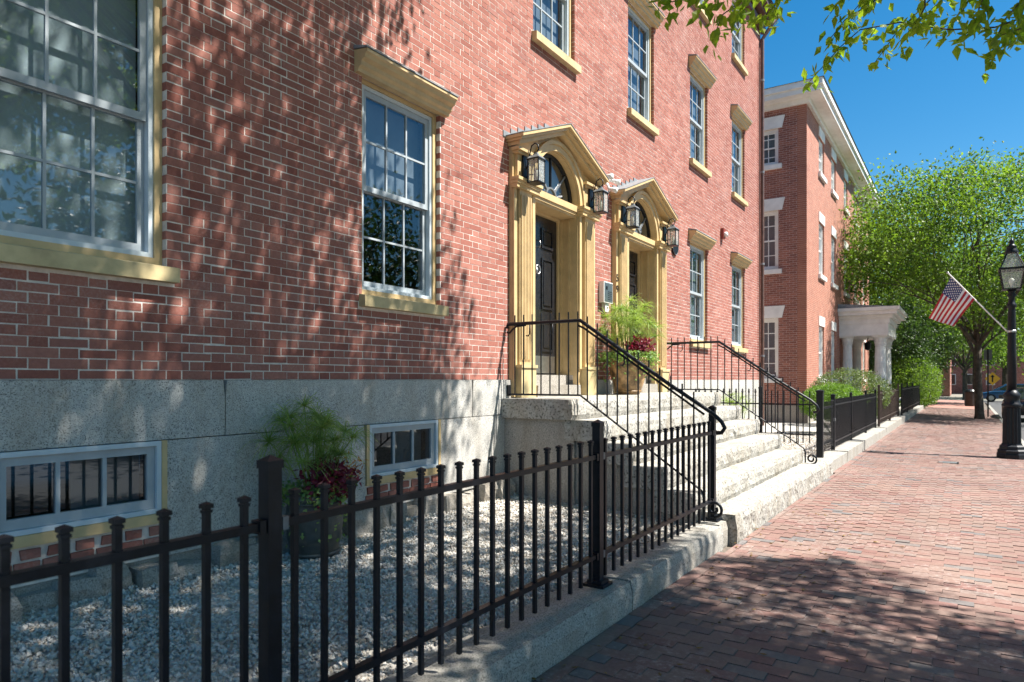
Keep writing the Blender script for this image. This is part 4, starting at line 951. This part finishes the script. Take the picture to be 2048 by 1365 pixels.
# the street tree over the camera: its crown ends where its shade ends on the wall and the pavement
def near_keep(p):
    p = Vector(p)
    if p.y > -1.0 or p.z < 3.6 or (p.y > -2 and p.z < 6): return False
    if p.z < 4.1+.5*max(0, p.x-2.5)+.3*max(0, p.y+4.5): return False      # the boughs lift towards their tips
    t = -p.y/SUN.y; zf = p.z+SUN.z*t; xf = p.x+SUN.x*t
    if zf > 0.1: 
        lim = 6.75-.42*max(0, zf-1.8)+1.1*mnoise.noise(Vector((xf*.6, zf*.5, 3)))
        return xf < lim
    t = -p.z/SUN.z; xg, yg = p.x+SUN.x*t, p.y+SUN.y*t
    return xg < 6.3+.35*(yg+2.5)*-.6+.9*mnoise.noise(Vector((xg*.7, yg*.7, 9)))
def near_pick(p):                  # clumps gather where the shade is deepest
    t = -p.y/SUN.y; zf = p.z+SUN.z*t; xf = p.x+SUN.x*t
    if zf > .3: return mnoise.noise(Vector((xf*.9, zf*.55, 1.7))) > random.uniform(-.65, .2)
    t = -p.z/SUN.z
    if p.y+SUN.y*t > -2.45: return mnoise.noise(Vector(((p.x+SUN.x*t)*1.1, (p.y+SUN.y*t)*1.5, 8))) > random.uniform(-.1, .4)
    return mnoise.noise(Vector(((p.x+SUN.x*t)*.9, (p.y+SUN.y*t)*.9, 5))) > random.uniform(-.6, .2)
nt_ = tree((2.1, -5.4, SW(-5.4)), 3.3, .2, (3.7, -7.4, 8.8), (5.9, 6.6, 4.4), 430, 300, .12, 'leaf', 'leafy street tree whose low branches hang over the brick pavement by the iron fence', 'street and garden trees', .72, near_keep, 9, 'street_tree', .25, near_pick)
TW = [[(1560,-60),(1500,-10),(1445,30),(1425,80)], [(1530,-50),(1485,15),(1450,40)], [(1565,-40),(1548,15),(1520,42),(1498,38)], [(1480,-50),(1390,-8),(1345,4),(1310,-4)], [(1590,-60),(1553,0),(1556,40)], [(1450,-50),(1420,-5),(1400,20)],
      [(2090,20),(1990,55),(1900,60),(1800,45),(1720,60),(1680,95),(1640,140),(1612,172)], [(1900,-40),(1840,20),(1790,70),(1745,132)], [(2070,-30),(2005,45),(1990,90),(1977,126)], [(1810,-50),(1745,5),(1690,40),(1655,85)],
      [(2090,60),(2040,58),(1990,75)], [(1850,-50),(1850,15),(1830,50),(1795,88)], [(1960,-40),(1930,15),(1900,50),(1865,62)], [(2070,-50),(2045,25),(2036,75)], [(1710,-50),(1685,-5),(1660,28)], [(1990,-50),(1960,10),(1950,50),(1925,85)], [(1760,-50),(1735,-10),(1705,25)], [(1900,-50),(1885,0),(1850,30)]]
LM = []
for k in range(5):
    b_ = rng.normal(0, .012, 3); L = 1.0
    V = [(0,0,0),(.22,.25,-.02),(.22,0,.04),(.22,-.25,-.02),(.55,.27,-.03),(.55,0,.05),(.55,-.27,-.03),(.8,.14,-.05),(.8,0,.0),(.8,-.14,-.05),(1,0,-.06-.05*k)]
    V = [(a*.105, b*.105+.002*k*a, c*.105) for a, b, c in V]
    F = [(0,1,2),(0,2,3),(1,4,5,2),(2,5,6,3),(4,7,8,5),(5,8,9,6),(7,10,8),(8,10,9)]
    me = bpy.data.meshes.new('leaf'); me.from_pydata(V, [], F); me.update(); me.materials.append(M['leaf']); LM.append(me)
nleaf = 0; EXTRA = []
for i, tw in enumerate(TW):
    Fd = 4.7+.25*((i*7) % 5); pts = [unproj(u, v, Fd+.12*j) for j, (u, v) in enumerate(tw)]
    dense = []
    for a, b in zip(pts[:-1], pts[1:]):
        for t in np.linspace(0, 1, 6)[:-1]: dense.append(a.lerp(b, t))
    dense.append(pts[-1])
    tgt = Vector((2.6, -5.0, 6.8))
    part(nt_, 'twig', 'bark', lambda m: m.tube([dense[0].lerp(tgt, .5)+Vector((0, 0, .5)), dense[0].lerp(tgt, .15)+Vector((0, 0, .1))]+dense, [.02, .012]+[.007-.0045*k/len(dense) for k in range(len(dense))], 6, False), True)
    EXTRA += [tuple(p+Vector((random.gauss(0, .05), random.gauss(0, .05), random.gauss(-.03, .05)))) for p in dense for _ in range(2)]
    acc = 0; sgn = 1
    for a, b in zip(dense[:-1], dense[1:]):
        acc += (b-a).length
        while acc > .058 and nleaf < 300:
            acc -= .058; sgn = -sgn; nleaf += 1
            dr = (b-a).normalized(); sd = dr.cross(Vector((0, 0, 1))).normalized()*sgn
            f = (dr*.55+sd*random.uniform(.4, .9)+Vector((0, 0, -random.uniform(.2, .9)))).normalized()
            nrm = (Vector((random.gauss(-.3, .9), random.gauss(0, .9), .6))); yv = nrm.cross(f).normalized(); zv = f.cross(yv)
            o = bpy.data.objects.new('leaf', random.choice(LM)); COL.objects.link(o); o.parent = nt_
            mt = Matrix((f, yv, zv)).transposed().to_4x4(); mt.translation = a.lerp(b, random.random())-Vector(nt_.location)
            o.matrix_basis = mt @ Matrix.Scale(random.uniform(.75, 1.15), 4)
xo = link('twig_leaves', leaves_mesh('twig_leaves', EXTRA, .095, .1, .55, .7), 'leaf', nt_); xo['kind'] = 'stuff'
tree((35.6, -5.0, -.08), 3.2, .17, (35.6, -4.6, 7.6), (5.6, 6.6, 3.7), 330, 140, .16, 'leaf_far', 'forked street tree with dark trunk standing behind the flag', crad=1.0, nlimb=9)
tree((50.5, .8, .12), 3.6, .3, (50, .3, 8.4), (5.6, 5.2, 5.0), 260, 140, .19, 'leaf_far', 'tall broad tree behind the columned porch, at the far end of the brick house', crad=1.4)
tree((58, -5.15, -.08), 3.4, .22, (58, -5.2, 7.8), (4.6, 4.4, 3.8), 150, 120, .2, 'leaf_far', 'farther street tree in line with the pavement bin', crad=1.3)
tree((46.5, -1.0, .12), 1.2, .14, (46.3, -1.1, 4.0), (3.0, 1.9, 3.0), 140, 110, .17, 'leaf_dark', 'dark low tree growing just past the columned porch', crad=.9)
tree((53.5, -1.6, .12), 1.4, .16, (53.5, -1.7, 4.4), (3.2, 2.0, 3.2), 140, 110, .19, 'leaf_dark', 'dark green tree overhanging the pavement beyond the shrubs', crad=.9)
tree((60.5, -.6, .12), 1.4, .2, (60.5, -1.0, 5.0), (3.6, 3, 3.6), 100, 60, .22, 'leaf_far', 'green garden tree near the road crossing', crad=1)
for i, (x, y, cz, r, lb) in enumerate(((84, 3, 7, 6, 'big tree across the side road, straight behind the pavement'), (88, -8, 6.5, 5.5, 'broad tree across the side road behind the blue car'), (82, -19, 6.5, 6, 'tree across the side road on the far side of the street'), (80, 14, 8, 7, 'tree across the side road behind the garden trees'))):
    tree((x, y, -.3), 2.8, .3, (x, y, cz), (r, r, r*.72), 110, 60, .34, 'leaf_far', lb, crad=1.7)
for i, (x, y, lb) in enumerate(((13, -17.5, 'unseen tree added across the street for the window reflections, facing the two doors'), (24, -18.5, 'unseen tree added across the street for the window reflections, facing the narrow gate'), (38, -17.5, 'unseen tree added across the street for the window reflections, facing the columned porch'))):  # unseen trees, added to block the bright horizon in the window reflections
    tree((x, y, -.3), 2.6, .3, (x, y, 6.2), (5, 4, 4), 120, 55, .3, 'leaf_dark', lb, crad=1.5)
leafy('clipped_bush', (20.4, -1.45, .98), .85, 13000, .05, 'bush', 'clipped round bright green bush behind the plain iron fence', 'bush', squash=.62, base=(20.4, -1.45, .12), stems=10, mode='shell')
leafy('loose_shrub', (24.4, -1.35, 1.12), 1.25, 12000, .06, 'bushgrey', 'loose grey green shrub beside the clipped bush', 'bush', squash=.68, base=(24.4, -1.35, .12), stems=12, mode='shell')
leafy('garden_shrub', (44.5, -1.9, 1.5), 1.6, 5200, .13, 'leaf_far', 'large leafy shrub at the end of the far black fence', 'bush', squash=.9, base=(44.5, -1.9, .12), stems=12, mode='shell')
leafy('garden_shrub', (47.6, -2.3, .8), 1.0, 2600, .1, 'bush', 'low yellow green shrub leaning over the pavement edge', 'bush', squash=.8, base=(47.6, -2.3, .12), stems=8, mode='shell')
leafy('garden_shrub', (51.0, -2.1, 1.1), 1.3, 2600, .13, 'leaf_dark', 'dark green shrub under the overhanging trees by the pavement', 'bush', squash=.9, base=(51.0, -2.1, .12), stems=8, mode='shell')

# ------------------------------------------------------------------ street lamp and flag
LX, LY = 18.2, -5.33; lz = SW(LY)
lp = thing('street_lamp', (LX, LY, lz), 'black cast iron street lamp with four sided glass lantern', 'street lamp')
part(lp, 'base', 'iron', lambda m: m.lathe([(.29, lz-.02), (.29, .0), (.275, .03), (.275, .08), (.24, .11), (.235, .17), (.2, .2), (.19, .23)], (LX, LY), 8, .5))
def fl(m):
    n = 32; vs = []
    for z, r in ((.232, .17), (.6, .165), (1.0, .155)):
        for k in range(n): q = r*(1 if k % 2 else .88); vs.append((LX+q*math.cos(2*math.pi*k/n), LY+q*math.sin(2*math.pi*k/n), z))
    m.add(vs, [(i*n+k, i*n+(k+1) % n, (i+1)*n+(k+1) % n, (i+1)*n+k) for i in range(2) for k in range(n)])
part(lp, 'pedestal', 'iron', fl)
part(lp, 'collar', 'iron', lambda m: m.lathe([(.15, 1.0), (.18, 1.03), (.185, 1.07), (.15, 1.1), (.14, 1.2), (.16, 1.23), (.165, 1.27), (.12, 1.33), (.09, 1.38)], (LX, LY), 20), True)
part(lp, 'shaft', 'iron', lambda m: m.lathe([(.088, 1.38), (.08, 2.2), (.068, 3.1), (.066, 3.15), (.085, 3.17), (.085, 3.22), (.06, 3.25), (.055, 3.36), (.09, 3.42), (.05, 3.48), (.1, 3.545)], (LX, LY), 16), True)
lh = part(lp, 'lantern', 'iron', lambda m: [m.tube([(LX+a*.15, LY+b*.15, 3.55), (LX+a*.215, LY+b*.215, 3.96)], .013, 5) for a in (-1, 1) for b in (-1, 1)]+[m.tube([(LX+a*.205, LY+b*.205, 4.0), (LX+a*.085, LY+b*.085, 4.32)], .012, 5) for a in (-1, 1) for b in (-1, 1)]+[m.box(LX-.165, LX+.165, LY-.165, LY+.165, 3.535, 3.56), m.box(LX-.235, LX+.235, LY-.235, LY-.195, 3.955, 4.0), m.box(LX-.235, LX+.235, LY+.195, LY+.235, 3.955, 4.0), m.box(LX-.235, LX-.195, LY-.195, LY+.195, 3.955, 4.0), m.box(LX+.195, LX+.235, LY-.195, LY+.195, 3.955, 4.0)])
for a, b in ((1, 0), (-1, 0), (0, 1), (0, -1)):
    for z0, r0, z1, r1 in ((3.56, .15, 3.955, .212), (4.0, .2, 4.32, .085)):
        part(lh, 'pane', 'lampglass', lambda m: m.add([(LX+a*r0-b*r0, LY+b*r0-a*r0, z0), (LX+a*r0+b*r0, LY+b*r0+a*r0, z0), (LX+a*r1+b*r1, LY+b*r1+a*r1, z1), (LX+a*r1-b*r1, LY+b*r1-a*r1, z1)], [(0, 1, 2, 3)]))
part(lh, 'cap', 'iron', lambda m: m.lathe([(.12, 4.32), (.125, 4.34), (.10, 4.4), (.085, 4.44), (.1, 4.46), (.06, 4.5), (.04, 4.53), (.055, 4.57), (.03, 4.61), (.012, 4.65)], (LX, LY), 16), True)
part(lp, 'bulb', 'bulb', lambda m: m.lathe([(.02, 3.56), (.03, 3.64), (.055, 3.7), (.05, 3.76), (.01, 3.79)], (LX, LY), 12), True)
fg = thing('flag', (LX, LY+.08, 2.65), 'stars and stripes flag on a slanting white pole strapped to the lamp post', 'flag')
A, Bp = Vector((LX, LY+.085, 2.65)), Vector((LX, -4.18, 3.99))
part(fg, 'pole', 'trimwhite', lambda m: m.tube([A, Bp], .014, 8)); part(fg, 'pole_ball', 'steel', lambda m: m.tube([Bp, Bp+(Bp-A).normalized()*.02, Bp+(Bp-A).normalized()*.045], [.014, .028, .008], 10), True)
part(fg, 'strap', 'steel', lambda m: m.lathe([(.082, 2.62), (.086, 2.625), (.086, 2.66), (.082, 2.665)], (LX, LY), 16))
ht, hb = Bp.lerp(A, .05), Bp.lerp(A, .46); ft = Vector((LX+.12, -3.80, 3.02)); fb = Vector((LX-.05, -4.27, 2.78))
NU, NV = 30, 26
def fpt(u, v):                                    # u along the fly, v down the hoist
    p = ht.lerp(hb, v).lerp(ft.lerp(fb, v), u)
    return p+Vector((1, .15, 0))*(.055*math.sin(u*7+v*4.5)*(.3+u)+.03*math.sin(v*9-u*3)*u)
mb = MB(); vs = [fpt(i/NU, j/NV) for i in range(NU+1) for j in range(NV+1)]
mb.add(vs, [(i*(NV+1)+j, (i+1)*(NV+1)+j, (i+1)*(NV+1)+j+1, i*(NV+1)+j+1) for i in range(NU) for j in range(NV)])
mb.mi = [2 if (i < NU*.4 and j < 14) else (0 if (j//2) % 2 == 0 else 1) for i in range(NU) for j in range(NV)]
cl = obj('cloth', mb, ['flagred', 'flagwhite', 'flagblue'], fg, True)
def stars(m):
    for r in range(9):
        for c in range(6 if r % 2 == 0 else 5):
            u = .4*((c+.5+(0 if r % 2 == 0 else .5))/6.0); v = (14/26)*(r+.6)/9.2; p = fpt(u, v); q = (fpt(u+.01, v)-p).normalized(); s_ = (fpt(u, v+.01)-p).normalized(); nn = q.cross(s_).normalized()
            for sg in (.003, -.003):
                vs = [p+nn*sg+(q*math.cos(a)+s_*math.sin(a))*(.021 if k % 2 == 0 else .009) for k, a in enumerate(np.linspace(0, 2*math.pi, 11)[:-1])]
                m.add([p+nn*sg]+vs, [(0, k+1, (k+1) % 10+1) for k in range(10)])
st_ = part(cl, 'stars', 'flagwhite', stars); st_['kind'] = 'stuff'

# ------------------------------------------------------------------ cars, signs, bin
def car(loc, rz, paint, label):
    r = thing('car', loc, label, 'car', world=False, rz=rz)
    def body(prof, w0, bev):
        mb = MB(); mb.prism(prof, 'y', -w0, w0); me = mb.mesh('body'); bm = bmesh.new(); bm.from_mesh(me)
        bmesh.ops.bevel(bm, geom=bm.edges[:], offset=bev, segments=3, affect='EDGES', profile=.6); bm.to_mesh(me); bm.free(); me.polygons.foreach_set('use_smooth', [True]*len(me.polygons)); return me
    link('body', body([(-2.2, .42), (-2.15, .3), (2.1, .28), (2.2, .5), (2.12, .72), (1.2, .9), (-1.7, .98), (-2.15, .95), (-2.22, .7)], .88, .07), paint, r)
    def cab(m):
        z0, z1 = .95, 1.5; lo = [(-1.95, -.8), (1.25, -.8), (1.25, .8), (-1.95, .8)]; hi = [(-1.45, -.6), (.3, -.6), (.3, .6), (-1.45, .6)]
        m.add([(x, y, z0) for x, y in lo]+[(x, y, z1) for x, y in hi], [(0, 1, 5, 4), (1, 2, 6, 5), (2, 3, 7, 6), (3, 0, 4, 7), (4, 5, 6, 7)])
    part(r, 'cabin', paint, cab)
    for s in (-1, 1):
        for xa, xb, xc, xd in ((-1.65, -.35, -.35, -1.32), (-.25, 1.0, .2, -.25)):
            part(r, 'side_window', 'carglass', lambda m: m.add([(xa, s*.79, 1.0), (xb, s*.79, 1.0), (xc, s*.64, 1.43), (xd, s*.64, 1.43)], [(0, 1, 2, 3)]))
        part(r, 'tail_light', 'taillight', lambda m: m.box(-2.235, -2.1, s*.72-.13, s*.72+.13, .72, .9)); part(r, 'headlight', 'lampglass', lambda m: m.box(2.08, 2.19, s*.66-.15, s*.66+.15, .56, .7))
        part(r, 'mirror', paint, lambda m: m.box(.75, .9, s*.95-.09, s*.95+.09, .98, 1.12))
        for x in (-1.38, 1.35):
            wh = part(r, 'wheel', 'tyre', lambda m: m.tube([(x, s*.70, .33), (x, s*.72, .33), (x, s*.88, .33), (x, s*.9, .33)], [.28, .33, .33, .28], 24))
            part(wh, 'rim', 'steel', lambda m: m.tube([(x, s*.895, .33), (x, s*.91, .33)], [.21, .19], 16))
    part(r, 'rear_window', 'carglass', lambda m: m.add([(-1.915, -.7, 1.0), (-1.915, .7, 1.0), (-1.50, .56, 1.45), (-1.50, -.56, 1.45)], [(0, 1, 2, 3)]))
    part(r, 'windscreen', 'carglass', lambda m: m.add([(1.215, -.7, 1.0), (1.215, .7, 1.0), (.36, .56, 1.46), (.36, -.56, 1.46)], [(0, 1, 2, 3)]))
    part(r, 'number_plate', 'plastic', lambda m: m.box(-2.245, -2.23, -.16, .16, .56, .68)); part(r, 'bumper', 'tyre', lambda m: m.box(-2.26, -2.1, -.8, .8, .33, .46))
    return r
car((38.8, -6.85, -.24), 0, 'carpaint', 'dark car parked at the kerb behind the street lamp')
car((69.5, -7.6, -.236), R(90), 'carblue', 'blue car crossing on the side road past the forked tree')
sg = thing('sign_post', (37.7, -5.35, -.09), 'thin black sign post at the kerb behind the forked tree', 'sign'); part(sg, 'post', 'iron', lambda m: m.tube([(37.7, -5.35, -.1), (37.7, -5.35, 3.0)], .032, 8)); part(sg, 'sign_panel', 'irongrey', lambda m: m.box(37.72, 37.74, -5.5, -5.2, 2.5, 2.95))
ws = thing('warning_sign', (76, -6.55, -.34), 'orange yellow diamond warning sign across the side road', 'sign'); part(ws, 'post', 'irongrey', lambda m: m.tube([(76.05, -6.55, -.35), (76.05, -6.55, 2.4)], .04, 8))
part(ws, 'sign_panel', 'yellow', lambda m: m.prism([(-6.55, 1.1), (-5.95, 1.7), (-6.55, 2.3), (-7.15, 1.7)], 'x', 75.97, 76.0)); part(ws, 'symbol', 'iron', lambda m: (m.box(75.955, 75.968, -6.6, -6.5, 1.4, 1.85), m.prism([(-6.72, 1.85), (-6.38, 1.85), (-6.55, 2.05)], 'x', 75.955, 75.968)))
bn = thing('litter_bin', (52.4, -4.75, -.07), 'dark brown litter bin standing on the pavement beyond the forked tree', 'bin'); part(bn, 'body', 'rust', lambda m: m.lathe([(.28, -.07), (.31, 0), (.33, .75), (.33, .8)], (52.4, -4.75), 16)); part(bn, 'lid', 'iron', lambda m: m.lathe([(.35, .802), (.35, .86), (.25, .97), (.05, 1.0)], (52.4, -4.75), 16))
fh = thing('brick_house', (98, 6, 0), 'small far brick house glimpsed under the trees at the end of the pavement', 'house')
part(fh, 'wall', 'rb_side', lambda m: m.box(94, 104, -3, 9, -.3, 5.5)); part(fh, 'roof', 'slate', lambda m: m.prism([(-3.4, 5.5), (9.4, 5.5), (3, 8.6)], 'x', 93.6, 104.4))
for y in (-1.8, .6, 3, 5.4, 7.6):
    for z in (.8, 3.4): w_ = part(fh, 'window', 'trimwhite', lambda m: m.box(93.94, 93.999, y, y+1, z, z+1.5)); part(w_, 'pane', 'carglass', lambda m: m.box(93.92, 93.939, y+.1, y+.9, z+.1, z+1.4))
# a few fallen leaves
P = np.stack([rng.uniform(1.5, 9, 150), -2.6-np.abs(rng.normal(0, .7, 150)), np.zeros(150)], 1); P = P[P[:, 1] > -5.6]; P[:, 2] = [SW(y)+.012 for y in P[:, 1]]
dd = rng.normal(0, 1, (len(P), 3)); dd[:, 2] *= .1
M['dryleaf'] = leaf_mat('dry_leaf', (.13, .07, .02), (.24, .15, .04), .2, (1.2, 1, .6))
tag(link('fallen_leaves', leaves_mesh('fallen_leaves', P, .045, 2.5, .55, 0, dd), 'dryleaf'), 'scattered small brown fallen leaves on the brick pavement', 'leaves', kind='stuff')
# far houses beyond the side road
for i, (x, y0, y1, h, mt, lb) in enumerate(((100, -22, -12, 5.5, 'trimwhite', 'pale far house with dark roof beyond the side road'), (104, -44, -30, 6.5, 'rb_side', 'far brick block beyond the side road on the opposite side'), (112, -13, -1, 7, 'rb_side', 'tall far brick house closing the street'))):
    r = thing('house', (x, (y0+y1)/2, -.3), lb, 'house'); part(r, 'wall', mt, lambda m: m.box(x, x+9, y0, y1, -.34, h)); part(r, 'roof', 'slate', lambda m: m.prism([(y0-.3, h), (y1+.3, h), ((y0+y1)/2, h+2.5)], 'x', x-.3, x+9.3))
    n = int((y1-y0)/2.2)
    for k in range(n):
        for z in (.9, 3.5):
            yy = y0+.8+k*2.2; w_ = part(r, 'window', 'trimwhite', lambda m: m.box(x-.06, x-.001, yy, yy+1, z, z+1.5)); part(w_, 'pane', 'carglass', lambda m: m.box(x-.08, x-.061, yy+.1, yy+.9, z+.1, z+1.4))
for i, (x, y, cz, r, lb) in enumerate(((66, -17, 6, 5, 'tree on the far corner of the street beyond the dark car'), (92, -16, 6, 5, 'tree in front of the pale far house'), (79, -4.5, 6.2, 4.6, 'tree across the side road behind the warning sign'), (47, -16.5, 6, 5, 'tree on the opposite pavement past the dark car'))):
    tree((x, y, -.34), 2.6, .24, (x, y, cz), (r, r, r*.75), 120, 60, .3, 'leaf_far', lb, crad=1.6)
